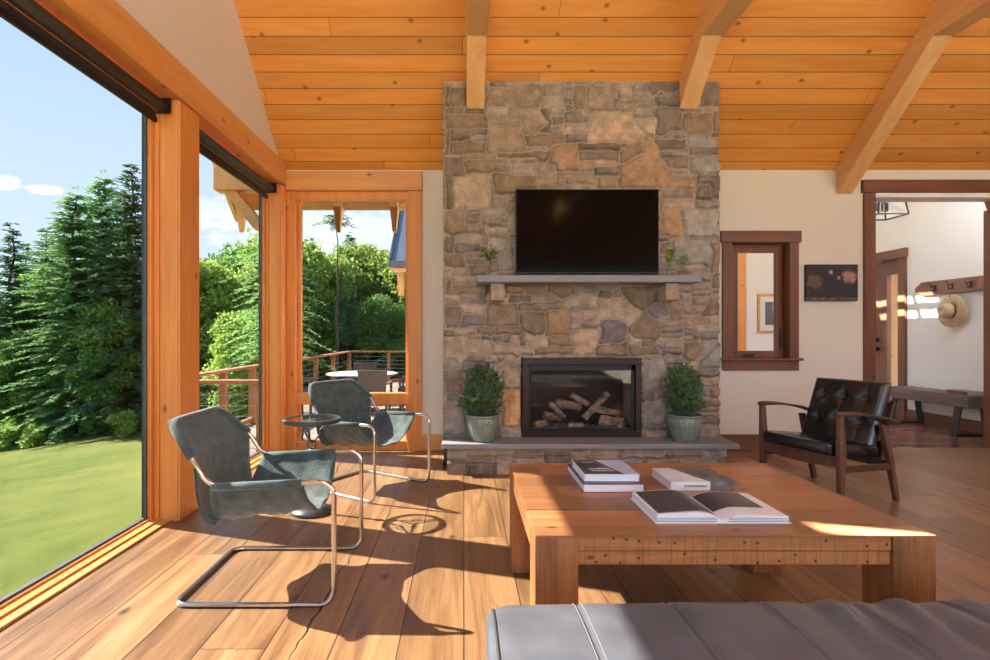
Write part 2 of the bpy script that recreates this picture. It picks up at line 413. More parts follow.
# ceiling slopes
cm = MB()
cm.prism([(1.0, ZR), (5.44, ZC(5.44)), (5.44, ZC(5.44)+.16), (1.0, ZR+.16)], 'X', XL-.14, XR+.1)
def slope(xa, xb, ya, yb): cm.prism([(yb, ZC(yb)-(.0 if yb < 1 else SL*0)), (yb, ZC(yb)+.16), (ya, ZC(ya)+.16), (ya, ZC(ya))], 'X', xa, xb)
def ZF(y): return 2.70 + SL*(y+3.3)
FILL_HOLES = [(-1.2, .7, -2.0, -.2), (4.9, 6.6, -2.0, -.2)]  # roof openings out of view, added to raise the ambient light
def fslope(xa, xb, ya, yb): cm.prism([(yb, ZF(yb)), (yb, ZF(yb)+.16), (ya, ZF(ya)+.16), (ya, ZF(ya))], 'X', xa, xb)
for xa, xb in ((XL-.14, -1.2), (.7, 4.9), (6.6, XR+.1)): fslope(xa, xb, -3.44, 1.0)
for xa, xb, ya, yb in FILL_HOLES: fslope(xa, xb, -3.44, ya); fslope(xa, xb, yb, 1.0)
S(cm.build('ceiling', M['ceiling']), 'sloping ceiling of knotty orange pine boards', 'ceiling')

# rafters with horizontal collar ties
def truss(x0, ya, n, label):
    w = .152
    t = thing('ceiling_beam', label, 'beam', (x0, 0, 0), 0, None, 'structure')
    def ZB(y): return ZC(y) - .242
    m = MB().prism([(ya, ZB(ya)), (ya, ZC(ya)+.02), (1.0, ZR+.02), (1.0, ZB(1.0))], 'X', 0, w)
    m.build('rafter', M['beam'], t, .006)
    yj = 5.30 - (3.395-2.70+.242)/SL
    c = MB().prism([(yj, 3.395), (yj-.30, 3.66), (-1.5, 3.66), (-2.0, 3.395)], 'X', -.012, w+.012)
    c.build('collar_tie', M['beam'], t, .006)
truss(.020, YF-.02, 1, 'pine ceiling rafter ending on the stone chimney near its upper edge, in line with the television edge')
truss(1.815, YF-.02, 2, 'pine ceiling rafter ending on the stone chimney beside its far corner, between the two other rafters')
truss(3.58, YW-.01, 3, 'pine ceiling rafter ending on the plaster wall beside the hall doorway')

# left window wall: header, posts, frames, panes, sills
S(box('trim_1', M['pineY'], None, XL-.14, -1.70, -3.4, 5.28, 2.535, 2.75, .004), 'long pine timber header above the big left windows', 'beam')
def post(i, y0, y1, label):
    m = MB().box(-1.82, -1.712, y0, y1, 0, 2.52).box(-1.712, -1.70, y0+.004, y1-.004, 0, 2.52)
    m.box(-1.90, -1.82, y0-.012, y1+.012, 0, 2.52)
    S(m.build('trim_%d' % i, M['pineZ'], None, .004), label, 'post')
post(2, 3.29, 3.54, 'pine timber post between the two big left windows')
post(3, 5.13, 5.298, 'pine timber post in the window corner')
post(4, .25, .5, 'pine timber post of the window wall beside the viewer')
post(12, -3.3, -3.05, 'pine timber post at the end of the window wall')
def bay(i, y0, y1, label):
    w = thing('window_%d' % i, label, 'window', (0,0,0), 0, None, 'structure')
    f = MB().box(-1.90, -1.845, y0, y0+.045, .0, 2.52).box(-1.90, -1.845, y1-.045, y1, .0, 2.52)
    f.box(-1.90, -1.80, y0, y1, 2.44, 2.52)
    f.build('frame', M['pineZ'], w, .003)
    s = MB().box(-1.80, -1.75, y0, y1, 0, .012).box(-1.845, -1.803, y0, y1, 0, .022).box(-1.90, -1.85, y0, y1, 0, .032)
    s.build('sill', M['pineY'], w, .003)
    g = MB().box(-1.892, -1.868, y0+.045, y0+.062, .03, 2.44).box(-1.892, -1.868, y1-.062, y1-.045, .03, 2.44).box(-1.892, -1.868, y0+.06, y1-.06, .03, .042)
    g.build('gasket', M['seal'], w)
    box('pane', M['pane'], w, -1.884, -1.876, y0+.05, y1-.05, .035, 2.45)
bay(1, .5, 3.29, 'big fixed window pane looking over the lawn')
bay(2, 3.54, 5.13, 'second fixed left window pane looking over the deck rail')
bay(5, -3.05, .25, 'fixed window pane of the window wall beside the viewer')

# window 3: fixed pane over an awning pane, in the back wall
w3 = thing('window_3', 'tall pine framed window beside the corner, with a low awning pane', 'window', (0,0,0), 0, None, 'structure')
x0, x1 = -1.612, -.545
f = MB().box(-1.70, x0, YW-.03, YW+.10, 0, 2.49).box(x1, -.535, YW-.03, YW+.10, 0, 2.49).box(x0, x1, YW-.02, YW+.10, 2.41, 2.49)
f.box(x0, x1, YW-.01, YW+.10, 0, .09).box(x0, x1, YW-.01, YW+.10, .44, .55)
f.box(x0, x0+.035, YW+.03, YW+.08, .09, 2.41).box(x1-.02, x1, YW+.03, YW+.08, .09, 2.41)
f.build('frame', M['pineZ'], w3, .004)
box('casing', M['pineZ'], w3, -.535, -.405, YW-.045, YW, 0, 2.49, .004)
box('sash', M['seal'], w3, x0+.03, x0+.045, YW+.05, YW+.07, .09, .44)
box('pane', M['pane'], w3, x0+.03, x1-.015, YW+.05, YW+.058, .54, 2.415)
box('awning_pane', M['pane'], w3, x0+.03, x1-.015, YW+.05, YW+.058, .085, .445)
S(box('trim_5', M['pineX'], None, -1.70, -.40, YW-.06, YW+.02, 2.49, 2.675, .005), 'pine head timber over the tall corner window', 'beam')

# baseboards
S(box('baseboard_back', M['brownX'], None, 2.0, 3.84, YW-.02, YW, 0, .155, .003), 'stained brown baseboard under the small brown window', 'baseboard')
S(box('baseboard_corner', M['pineX'], None, -.405, -.1, YW-.02, YW, 0, .155, .003), 'pine baseboard between the corner window and the chimney', 'baseboard')

# window 4: small brown window through to the hall
w4 = thing('window_4', 'small brown framed interior window between chimney and canvas picture', 'window', (0,0,0), 0, None, 'structure')
c = MB().box(2.485, 2.575, YW-.025, YW+.01, .85, 2.0).box(3.125, 3.215, YW-.025, YW+.01, .85, 2.0)
c.build('casing', M['brownZ'], w4, .004)
MB().box(2.465, 3.235, YW-.035, YW+.01, 2.0, 2.11).build('head_casing', M['brownX'], w4, .004)
MB().box(2.46, 3.24, YW-.06, YW+.01, .865, .89).box(2.485, 3.215, YW-.025, YW+.01, .77, .865).build('sill', M['brownX'], w4, .004)
MB().box(2.565, 2.58, YW, YW+.14, .88, 2.01).box(3.12, 3.135, YW, YW+.14, .88, 2.01).box(2.565, 3.135, YW, YW+.14, 1.995, 2.01).box(2.565, 3.135, YW, YW+.14, .87, .89).build('jamb', M['brownZ'], w4)
s4 = MB().box(2.58, 2.655, YW+.075, YW+.115, .89, 1.995).box(3.045, 3.12, YW+.075, YW+.115, .89, 1.995).box(2.655, 3.045, YW+.075, YW+.115, 1.915, 1.995).box(2.655, 3.045, YW+.075, YW+.115, .89, .955)
s4.build('sash', M['brownZ'], w4, .004)
MB().box(2.66, 2.674, YW+.07, YW+.085, .955, 1.915).build('stop_bead', M['seal'], w4)
box('pane', M['glass'], w4, 2.65, 3.05, YW+.092, YW+.098, .95, 1.92)
MB().box(2.73, 2.83, YW+.05, YW+.075, .90, .93).build('crank', M['black'], w4, .004)
MB().box(3.085, 3.095, YW+.06, YW+.075, .99, 1.17).build('latch', M['black'], w4, .002)

# doorway casing
S(MB().box(3.845, 3.952, YW-.025, YW+.175, 0, 2.475).box(5.168, 5.275, YW-.025, YW+.175, 0, 2.475).build('trim_6', M['brownZ'], None, .004), 'stained brown upright casings of the hall doorway', 'trim')
S(box('trim_7', M['brownX'], None, 3.825, 5.295, YW-.035, YW+.17, 2.475, 2.60, .005), 'stained brown head casing over the hall doorway', 'trim')
S(box('trim_8', M['hallwall'], None, 3.952, 5.168, YW-.02, YW+.17, 2.432, 2.474), 'soffit board under the hall doorway head', 'trim')
S(box('baseboard_doorway', M['brownX'], None, 5.275, 7.5, YW-.02, YW, 0, .155, .003), 'stained brown baseboard beyond the doorway', 'baseboard')

# hall
HX, HY, HZ = 5.80, 8.60, 3.35
S(holes := MB().box(HX, HX+.14, 5.44, 7.32, 0, HZ).box(HX, HX+.14, 7.32, 8.55, 2.13, HZ).box(HX, HX+.14, 8.55, HY+.14, 0, HZ).build('wall_hall', M['hallwall']), 'white entry hall wall with the coat rail', 'wall')
holes_wall('wall_hall_far', M['hallwall'], 2.2, HX+.14, 0, HZ, HY, HY+.14, [(2.5, 4.0, .3, 2.9), (4.95, 5.72, .2, 2.9)], 'white far wall of the entry hall')  # openings out of view, added to brighten the hall
S(MB().box(2.1, 2.2, 5.44, 6.0, 0, HZ).box(2.1, 2.2, 8.2, HY, 0, HZ).box(2.1, 2.2, 6.0, 8.2, 0, HZ).build('wall_hall_left', M['hallwall']), 'white side wall of the entry hall behind the chimney', 'wall')
S(box('wall_hall_near', M['hallwall'], None, 2.2, 5.94, YW+.14, YW+.16, 2.6, HZ), 'white wall over the doorway on the hall side', 'wall')
hc = MB()  # openings added: a slot casting the wall's sun patch, another for fill
sx, sy0, sy1 = (3.38, 3.79), 7.42, 8.50
hc.box(2.1, sx[0], 6.25, HY+.14, HZ, HZ+.1).box(sx[1], HX+.14, 6.25, HY+.14, HZ, HZ+.1).box(2.1, 3.9, 5.44, 6.25, HZ, HZ+.1).box(5.3, HX+.14, 5.44, 6.25, HZ, HZ+.1).box(3.9, 5.3, 5.44, 5.5, HZ, HZ+.1).box(3.9, 5.3, 5.98, 6.25, HZ, HZ+.1)
hc.box(sx[0], sx[1], 6.25, sy0, HZ, HZ+.1).box(sx[0], sx[1], sy1, HY+.14, HZ, HZ+.1)
hc.box(3.575, 3.595, sy0, sy1, HZ, HZ+.1)
for i in (1, 2): hc.box(sx[0], sx[1], sy0+i*.36-.02, sy0+i*.36+.02, HZ, HZ+.1)
S(hc.build('ceiling_hall', M['hallwall']), 'white ceiling of the entry hall with two openings added for light', 'ceiling')
S(box('baseboard_hall', M['brownY'], None, HX-.02, HX, 5.5, 7.2, 0, .14, .003), 'stained brown baseboard along the white hall wall', 'baseboard')
S(box('trim_9', M['pineZ'], None, 4.22, 4.40, HY-.03, HY, 0, 2.6, .004), 'pine upright seen through the small brown window', 'trim')

S(box('hall_sun_screen', M['siding'], None, .6, HX+.14, HY+.14, HY+.75, 3.05, 3.12), 'added unseen slab keeping sun out of the far hall openings', 'roof')  # added out of view to block direct sun from the hall
# entry door and sidelight in the hall wall
d = thing('door_1', 'brown entry door with a glazed sidelight in the white hall wall', 'door', (0,0,0), 0, None, 'structure')
MB().box(HX-.03, HX+.01, 7.20, 7.32, 0, 2.13).box(HX-.03, HX+.01, 8.55, 8.60, 0, 2.13).build('casing', M['brownZ'], d, .004)
MB().box(HX-.045, HX+.01, 7.18, 8.60, 2.13, 2.25).build('head_casing', M['brownY'], d, .004)
MB().box(HX+.02, HX+.09, 7.32, 7.36, 0, 2.13).box(HX+.02, HX+.09, 7.58, 7.66, 0, 2.13).box(HX+.02, HX+.09, 7.36, 7.58, 1.93, 2.13).box(HX+.02, HX+.09, 7.36, 7.58, 0, .15).build('sidelight_frame', M['brownZ'], d, .004)
box('sidelight_pane', M['glass'], d, HX+.045, HX+.053, 7.355, 7.585, .14, 1.94)
dl = MB().box(HX+.03, HX+.075, 7.67, 8.54, .01, 2.12).build('door_leaf', M['brownZ'], d, .004)
for z in (1.04, .91):
    hb = MB().tube([(HX-.0, 7.75, z), (HX+.03, 7.75, z)], .03, 14)
    if z < 1: hb.tube([(HX-.03, 7.75, z), (HX+.0, 7.75, z)], .012, 10).ball((HX-.045, 7.75, z), .028)
    hb.build('door_knob' if z < 1 else 'deadbolt', M['black'], dl, 0, True)
S(box('porch_sun_screen', M['siding'], None, 4.8, 7.6, 8.85, 12.6, 2.55, 2.65), 'added unseen slab outside the hall keeping sun off the porch wall', 'roof')  # added out of view to shade the porch wall from the sun
S(MB().box(7.4, 7.5, 8.3, 11.6, -.1, 3.2).build('wall_porch', wood('porch_pine', srgb(206,148,84), srgb(226,174,110), 'Z', 'Y', .14, 0, .003, knots=.4)), 'pine boarded porch wall seen through the hall sidelight', 'wall')

# ------------------------------------------------------------------ stone chimney
def noise2(nz, nx, cell, rng):
    gz, gx = int(nz/cell)+3, int(nx/cell)+3
    g = rng.random((gz, gx)); z = np.arange(nz)/cell; x = np.arange(nx)/cell
    zi, xi = z.astype(int), x.astype(int); zf, xf = z-zi, x-xi
    zf = zf*zf*(3-2*zf); xf = xf*xf*(3-2*xf); zf = zf[:, None]; xf = xf[None, :]
    a, b = g[zi][:, xi], g[zi][:, xi+1]; c, d = g[zi+1][:, xi], g[zi+1][:, xi+1]
    return (a*(1-xf)+b*xf)*(1-zf) + (c*(1-xf)+d*xf)*zf
def pip(px, pz, poly):
    ins = np.zeros(px.shape, bool); n = len(poly)
    for i in range(n):
        (x1, z1), (x2, z2) = poly[i], poly[(i+1) % n]
        if z1 == z2: continue
        ins ^= ((z1 > pz) != (z2 > pz)) & (px < (x2-x1)*(pz-z1)/(z2-z1)+x1)
    return ins
PAL = [srgb(*c)[:3] for c in ((154,138,121),(143,127,112),(165,147,127),(134,124,114),(149,135,122),(122,110,99),(160,142,121),(153,143,132),(138,128,118))]
def stones(name, W, Hh, to, seed, polys=(), res=.0076, holes=(), parent=None):
    rng = np.random.default_rng(seed); c = .009
    nx, nz = int(W/c)+2, int(Hh/c)+2
    lab = -np.ones((nz, nx), int); cx, cz = np.meshgrid((np.arange(nx)+.5)*c, (np.arange(nz)+.5)*c)
    cols, off = [], []
    for poly, col in polys:
        m = pip(cx, cz, poly); lab[m] = len(cols); cols.append(np.array(col)*(.92+.16*rng.random())); off.append(rng.random())
    npoly = len(cols)
    for z in range(nz):
        for x in range(nx):
            if lab[z, x] != -1: continue
            mw, mh = int(rng.integers(14, 44)), int(rng.integers(5, 13))
            x2 = x
            while x2 < nx and x2-x < mw and lab[z, x2] == -1: x2 += 1
            z2 = z
            while z2 < nz and z2-z < mh and (lab[z2, x:x2] == -1).all(): z2 += 1
            w, h = x2-x, z2-z
            if x2 < nx and 0 < (np.argmax(lab[z, x2:] >= 0) if (lab[z, x2:] >= 0).any() else nx-x2) < 7:
                k = x2
                while k < nx and lab[z, k] == -1: k += 1
                if k > x2 and (lab[z:z2, x2:k] == -1).all(): x2 = k; w = x2-x
            if (w < 6 or h < 4) and x > 0 and z > 0:
                lab[z:z2, x:x2] = -2; continue
            lab[z:z2, x:x2] = len(cols)
            p = np.array(PAL[int(rng.integers(len(PAL)))]); cols.append(p*(.88+.36*rng.random())); off.append(rng.random())
    for _ in range(60):                                   # slivers join the stones around them
        if not (lab < 0).any(): break
        src = lab.copy()
        for dz, dx in ((0, 1), (0, -1), (1, 0), (-1, 0)):
            sh = np.roll(src, (dz, dx), (0, 1)); m_ = (lab < 0) & (sh >= 0); lab[m_] = sh[m_]
    lab[lab < 0] = 0
    n, m = int(round(W/res))+1, int(round(Hh/res))+1
    ax, az = np.meshgrid(np.linspace(0, W, n), np.linspace(0, Hh, m))
    wx = (noise2(m, n, 9, rng)-.5)*.020 + (noise2(m, n, 4, rng)-.5)*.010; wz = (noise2(m, n, 11, rng)-.5)*.018 + (noise2(m, n, 4, rng)-.5)*.008
    L = lab[np.clip(((az+wz)/c).astype(int), 0, nz-1), np.clip(((ax+wx)/c).astype(int), 0, nx-1)]
    e = np.zeros(L.shape, bool)
    e[:, 1:] |= L[:, 1:] != L[:, :-1]; e[1:, :] |= L[1:, :] != L[:-1, :]
    d = np.where(e, 0., 9.)
    for _ in range(5):
        q = d.copy()
        q[:, 1:] = np.minimum(q[:, 1:], d[:, :-1]+1); q[:, :-1] = np.minimum(q[:, :-1], d[:, 1:]+1)
        q[1:] = np.minimum(q[1:], d[:-1]+1); q[:-1] = np.minimum(q[:-1], d[1:]+1); d = q
    offs = np.array(off)[L]; t = np.clip((d-.3)/2.6, 0, 1); t = t*t*(3-2*t)
    nzf = noise2(m, n, 3, rng); nzm = noise2(m, n, 12, rng)
    hgt = t*(.012+.026*offs) + t*((nzf-.5)*.006+(nzm-.5)*.016)
    hgt[-9:] = hgt[-9:]*.15+.022
    sc = np.array(cols)[L]; var = (.78+.44*noise2(m, n, 7, rng))*(.88+.24*noise2(m, n, 2, rng)); sc = sc*var[..., None]
    red = np.clip(noise2(m, n, 26, rng)-.62, 0, 1)[..., None]*1.1; sc = sc*(1-red)+sc*np.array([1.25, .92, .70])*red
    mort = np.array(srgb(164,150,132)[:3])*(.85+.3*noise2(m, n, 5, rng))[..., None]
    col = np.where((d < .8)[..., None], mort, sc)
    V = np.array([to(a, b, h) for a, b, h in zip(ax.ravel(), az.ravel(), hgt.ravel())])
    I = np.arange(n*m).reshape(m, n)
    Q = np.stack([I[:-1, :-1], I[:-1, 1:], I[1:, 1:], I[1:, :-1]], -1).reshape(-1, 4)
    mx, mz = (ax[:-1, :-1]+res/2).ravel(), (az[:-1, :-1]+res/2).ravel()
    keep = np.ones(len(Q), bool)
    for hx0, hx1, hz0, hz1 in holes: keep &= ~((mx > hx0) & (mx < hx1) & (mz > hz0) & (mz < hz1))
    o = quick(name, V, Q[keep], M['stone'], parent, True)
    at = o.data.color_attributes.new('Col', 'FLOAT_COLOR', 'POINT')
    at.data.foreach_set('color', np.concatenate([np.clip(col, 0, 1).reshape(-1, 3), np.ones((n*m, 1))], 1).astype(np.float32).ravel())
    return o

def T(*c): return srgb(*c)[:3]
WARM, TAN, DARK, GREY, RUST, PURP, MID = T(154,136,116), T(170,152,130), T(122,110,98), T(155,148,139), T(164,135,106), T(125,115,113), T(138,120,100)
PX = []      # big stones: (crop origin u, v, zoom, polygon in crop px, colour)
A_, B_, C_, D_, E_, F_, G_, H_ = (440,70,5.5), (575,70,5.5), (440,180,5.5), (575,180,5.5), (440,270,5.5), (575,270,5.5), (440,370,6.0), (635,350,5.077)
def st(o, col, *p): PX.append((o, [(p[i], p[i+1]) for i in range(0, len(p), 2)], col))
st(A_,WARM,300,95,500,80,540,190,535,205,245,205); st(B_,MID,-12,80,50,80,50,220,-8,230); st(B_,WARM,58,80,218,80,208,222,55,222)
st(A_,WARM,270,280,430,275,470,450,250,455); st(A_,WARM,450,250,540,220,590,290,530,350,460,345); st(A_,DARK,545,220,600,250,612,300,600,345,545,345,592,290)
st(A_,MID,25,250,240,250,258,320,30,320); st(A_,MID,25,212,130,212,130,246,25,246); st(A_,MID,55,400,250,400,250,460,55,465); st(A_,DARK,25,330,50,330,50,470,25,470)
st(A_,MID,55,330,160,330,160,365,55,395); st(A_,PURP,172,330,258,325,262,360,172,362); st(A_,DARK,25,85,46,85,46,205,25,205); st(A_,MID,52,90,145,90,145,205,52,205)
st(A_,RUST,620,410,750,410,765,560,640,560,615,500); st(A_,DARK,25,478,110,475,130,540,125,592,25,584); st(A_,MID,135,495,310,495,310,560,135,565)
st(A_,TAN,68,582,272,582,272,765,66,765); st(A_,MID,290,575,520,575,530,655,415,655,410,680,310,680); st(A_,MID,470,360,670,355,680,400,600,420,475,420); st(A_,DARK,25,592,60,602,60,765,25,765)
st(A_,MID,330,455,600,455,600,485,330,485); st(A_,PURP,690,355,815,355,815,400,690,405)
st(B_,TAN,105,235,290,230,320,290,320,400,85,400,75,310); st(B_,DARK,445,240,470,205,580,205,585,330,490,340); st(B_,MID,590,230,745,230,745,355,620,355,590,330)
st(B_,GREY,620,362,745,362,745,415,620,415); st(B_,MID,755,220,795,220,788,340,755,340); st(B_,RUST,245,545,400,435,515,580,480,655,235,650); st(B_,MID,245,430,340,412,370,450,265,510,250,480)
st(B_,GREY,630,470,785,470,785,570,630,570); st(B_,DARK,670,585,795,585,790,700,660,710); st(B_,DARK,400,60,560,60,560,120,400,120); st(B_,DARK,680,100,795,75,795,200,690,200); st(B_,RUST,530,600,660,600,655,650,500,650)
st(B_,TAN,330,270,435,268,430,292,330,290)
st(C_,MID,25,175,130,175,135,300,60,310,25,290); st(C_,PURP,85,345,225,345,225,400,85,405); st(C_,MID,25,410,100,410,150,460,60,490,25,480); st(C_,MID,155,470,255,470,255,525,160,530); st(C_,GREY,325,400,390,360,410,505,330,510); st(C_,DARK,25,312,60,320,60,400,25,400)
st(D_,GREY,580,160,780,160,780,315,610,315); st(D_,GREY,555,330,745,330,745,465,600,470,555,390); st(D_,RUST,470,160,575,160,585,310,470,310); st(D_,MID,755,340,795,340,790,480,760,480); st(D_,DARK,670,30,750,20,750,110,665,110)
st(E_,MID,65,85,245,85,245,130,65,130); st(E_,DARK,25,200,90,205,110,250,100,310,25,320); st(E_,PURP,120,250,240,245,240,310,120,310); st(E_,MID,290,185,420,185,425,310,265,310,262,250); st(E_,MID,440,185,640,175,650,220,440,225)
st(E_,MID,440,245,560,235,580,310,570,345,520,350,440,300); st(E_,RUST,590,240,700,232,705,365,590,368); st(E_,MID,590,375,705,372,720,425,590,425); st(E_,TAN,725,330,885,322,845,470,740,470)
st(E_,TAN,25,380,80,380,110,490,40,500,25,490); st(E_,TAN,95,375,265,390,265,470,120,470); st(E_,TAN,280,395,430,415,505,425,505,470,280,470); st(E_,MID,520,430,720,430,720,470,520,470); st(E_,TAN,90,325,190,325,185,362,90,362)
st(E_,DARK,25,330,75,330,75,372,25,372); st(E_,TAN,700,160,725,130,850,135,845,200,690,200); st(E_,MID,205,325,290,325,290,360,205,360); st(E_,MID,300,325,440,325,440,360,300,360)
st(E_,RUST,355,85,465,85,465,135,355,135); st(E_,MID,470,85,580,85,580,135,470,135); st(E_,MID,590,85,740,85,735,130,590,130)
st(F_,TAN,150,155,250,150,345,245,320,275,120,260,115,220); st(F_,MID,250,90,355,90,385,185,345,195,250,120); st(F_,MID,365,90,465,90,465,160,480,175,395,185); st(F_,PURP,440,190,500,180,510,250,435,260)
st(F_,MID,505,180,570,165,590,220,585,280,520,275); st(F_,PURP,165,280,245,275,250,395,130,410); st(F_,MID,340,290,400,265,470,310,480,375,330,380,322,330); st(F_,MID,115,420,280,420,290,470,105,470)
st(F_,MID,300,415,450,430,455,470,300,470); st(F_,MID,600,395,680,390,690,450,650,510,590,480); st(F_,GREY,695,392,775,388,660,500,695,450); st(F_,GREY,675,545,790,400,798,550); st(F_,GREY,385,500,460,510,510,570,500,640,385,660)
st(F_,PURP,470,440,590,440,590,465,470,465); st(F_,GREY,645,310,795,310,795,350,650,355); st(F_,MID,700,220,795,175,795,250,720,265)
st(G_,T(196,152,108),385,130,485,125,480,345,380,350); st(G_,TAN,385,30,420,15,490,40,490,115,390,120); st(G_,GREY,30,190,100,200,150,270,160,400,25,400); st(G_,MID,20,20,100,50,110,130,25,140); st(G_,GREY,180,20,330,20,330,80,180,80)
st(H_,GREY,50,55,120,50,160,110,130,200,50,200); st(H_,GREY,60,260,130,255,160,300,130,390,60,380); st(H_,RUST,380,190,430,190,430,240,380,240); st(H_,RUST,370,250,430,250,430,290,370,290)
CX0, CX1, CZ0 = X_at(443.2, YF), X_at(719.2, YF), .235
CZ1 = ZC(YF) + .055
polys = [([( X_at(o[0]+p[0]/o[2], YF)-CX0, Z_at(o[1]+p[1]/o[2], YF)-CZ0) for p in pl], col) for o, pl, col in PX]
FX0, FX1, FZ0, FZ1 = X_at(521.5, YF), X_at(641, YF), .255, Z_at(357.5, YF)
ch = thing('stone_chimney', 'wide fieldstone chimney breast with mixed brown and grey stones', 'fireplace', (0,0,0))
ch['kind'] = 'structure'
stones('stone_face', CX1-CX0, CZ1-CZ0, lambda a, b, h: (CX0+a, YF-h+.012, CZ0+b), 3, polys, .0076, [(FX0-CX0, FX1-CX0, FZ0-CZ0-.03, FZ1-CZ0)], ch)
stones('stone_side', YW-YF, 3.0, lambda a, b, h: (CX0-h*.35+.008, YF+.01+a, .0+b), 8, (), .016, (), ch)
stones('stone_side', YW-YF, 3.0, lambda a, b, h: (CX1+h*.35-.008, YW-a, .0+b), 9, (), .016, (), ch)
cb = MB().box(CX0+.01, CX1-.01, YF+.10, YW-.002, FZ1, CZ1-.2).box(CX0+.01, FX0, YF+.10, YW-.002, 0, FZ1).box(FX1, CX1-.01, YF+.10, YW-.002, 0, FZ1).box(FX0, FX1, YF+.10, YW-.002, 0, FZ0-.03)
cb.build('mortar_core', M['slateedge'], ch)
# hearth
hb = MB
stones('hearth_stone', 2.235, .212, lambda a, b, h: (-.135+a, 4.43-h*1.3, b), 14, (), .0076, (), ch)
stones('hearth_stone', .26, .212, lambda a, b, h: (-.13-h*.4, 4.70-a, b), 15, (), .012, (), ch)
stones('hearth_stone', .26, .212, lambda a, b, h: (2.09+h*.4, 4.44+a, b), 16, (), .012, (), ch)
hs = MB().box(-.178, 2.185, 4.352, 4.70, .208, .249).build('hearth_slab', M['slate'], ch, .006); hs['label'] = 'smooth grey bluestone hearth slab'
# ------------------------------------------------------------------ on and around the chimney
ms = thing('mantel_shelf', 'long bluestone mantel shelf on two stone corbels below the television', 'shelf', (0,0,0))
MB().box(.10, 1.915, 4.42, YF+.02, 1.536, 1.596).build('slab', M['slate'], ms, .008)
for x in (.218, 1.636):
    MB().box(x, x+.112, 4.46, YF+.02, 1.392, 1.536).build('corbel', M['slateedge'], ms, .012)

tv = thing('television', 'large flat black wall television on the stone chimney', 'television', (0,0,0))
tx0, tx1, tz0, tz1, ty = X_at(515.8, 4.56), X_at(659, 4.56), Z_at(273.8, 4.56), Z_at(189, 4.56), 4.56
MB().box(tx0, tx1, ty+.004, ty+.05, tz0, tz1).build('casing', M['black'], tv, .004)
box('screen', M['tvscreen'], tv, tx0+.008, tx1-.008, ty, ty+.006, tz0+.014, tz1-.008)
MB().box(tx0+.3, tx1-.3, ty+.05, YF+.01, tz0+.2, tz1-.2).build('wall_bracket', M['black'], tv)

fi = thing('gas_fireplace', 'gas fireplace insert with dark bronze frame in the stone chimney', 'fireplace', (0,0,0))
a0, a1, b0, b1 = FX0+.004, FX1-.004, FZ0-.004, FZ1-.004
fr = MB()
fr.box(a0, a1, YF-.03, YF+.04, b1-.055, b1).box(a0, a1, YF-.03, YF+.04, b0, b0+.055)
fr.box(a0, a0+.058, YF-.03, YF+.04, b0+.055, b1-.055).box(a1-.05, a1, YF-.03, YF+.04, b0+.055, b1-.055)
fr.build('surround', M['bronze'], fi, .004)
i0, i1, j0, j1 = a0+.058, a1-.05, b0+.055, b1-.055
MB().box(i0, i1, YF-.005, YF+.03, j1-.05, j1).box(i0, i1, YF-.005, YF+.03, j0, j0+.016).box(i0, i0+.016, YF-.005, YF+.03, j0, j1).box(i1-.03, i1, YF-.005, YF+.03, j0, j1).build('inner_frame', M['black'], fi, .002)
box('glass_front', M['fireglass'], fi, i0, i1, YF+.006, YF+.010, j0, j1)
fb = MB().box(i0-.03, i1+.03, YW-.20, YW-.18, j0-.02, j1+.04).box(i0-.05, i0-.03, YF+.04, YW-.18, j0-.02, j1+.04).box(i1+.03, i1+.05, YF+.04, YW-.18, j0-.02, j1+.04)
fb.box(i0-.05, i1+.05, YF+.04, YW-.18, j1+.04, j1+.06).box(i0-.05, i1+.05, YF+.04, YW-.18, j0-.04, j0-.02)
fb.build('firebox', M['firebox'], fi)
rng = random.Random(5)
bedz = j0-.02
em = MB()
for i in range(90):
    x, y = rng.uniform(i0+.05, i1-.05), rng.uniform(YF+.05, YF+.26); r = rng.uniform(.02, .042)
    em.ball((x, y, bedz+r*.6), r, 6, 4, (1, .9, .75))
eb = em.build('ember_bed', M['ember'], None, 0); tag(eb, 'dark glowing-bed rocks scattered under the fireplace logs', 'embers', kind='stuff')
eb['label'] = 'dark loose rocks spread under the logs in the fireplace'
def PF(u, v, y=YF+.15): return (X_at(510+u/6, y), y, Z_at(340+v/6, y))
LOGS = [((235,375),(325,465),.024,.10,'slanted pale log leaning at the left of the fireplace pile'), ((365,330),(470,385),.026,.20,'upper log sloping down toward the middle of the fireplace pile'),
        ((445,470),(585,320),.028,.12,'pale log slanting up to the right across the fireplace pile'), ((200,450),(305,465),.034,.16,'short grey log lying low at the left of the fireplace pile'),
        ((500,410),(655,440),.030,.2,'long log lying behind the sawn round end in the fireplace'), ((560,500),(672,500),.056,.11,'thick log showing a sawn round end at the right of the fireplace'),
        ((150,510),(215,495),.030,.10,'small log chunk at the far left of the fireplace bed'), ((350,512),(440,510),.022,.08,'short light log chunk at the front middle of the fireplace bed'),
        ((265,375),(420,400),.040,.24,'log lying across the back of the fireplace pile')]
for p, q, r, dy, lb in LOGS:
    p, q = Vector(PF(*p, YF+dy)), Vector(PF(*q, YF+dy+.03)); 
    if r > .05: q = q + Vector((.0, -.06, 0)); p = p + Vector((0, .08, 0))
    pts = [p.lerp(q, t/6) for t in range(7)]
    lowest = min(p.z, q.z)-r
    dz = max(0, bedz+.001-lowest)
    pts = [a+Vector((0, 0, dz)) for a in pts]
    o = MB().tube(pts, [r*rng.uniform(.85, 1.12) for _ in pts], 10).build('fire_log', M['log'], None, .003)
    tag(o, lb, 'log', 'ceramic logs in the fireplace')

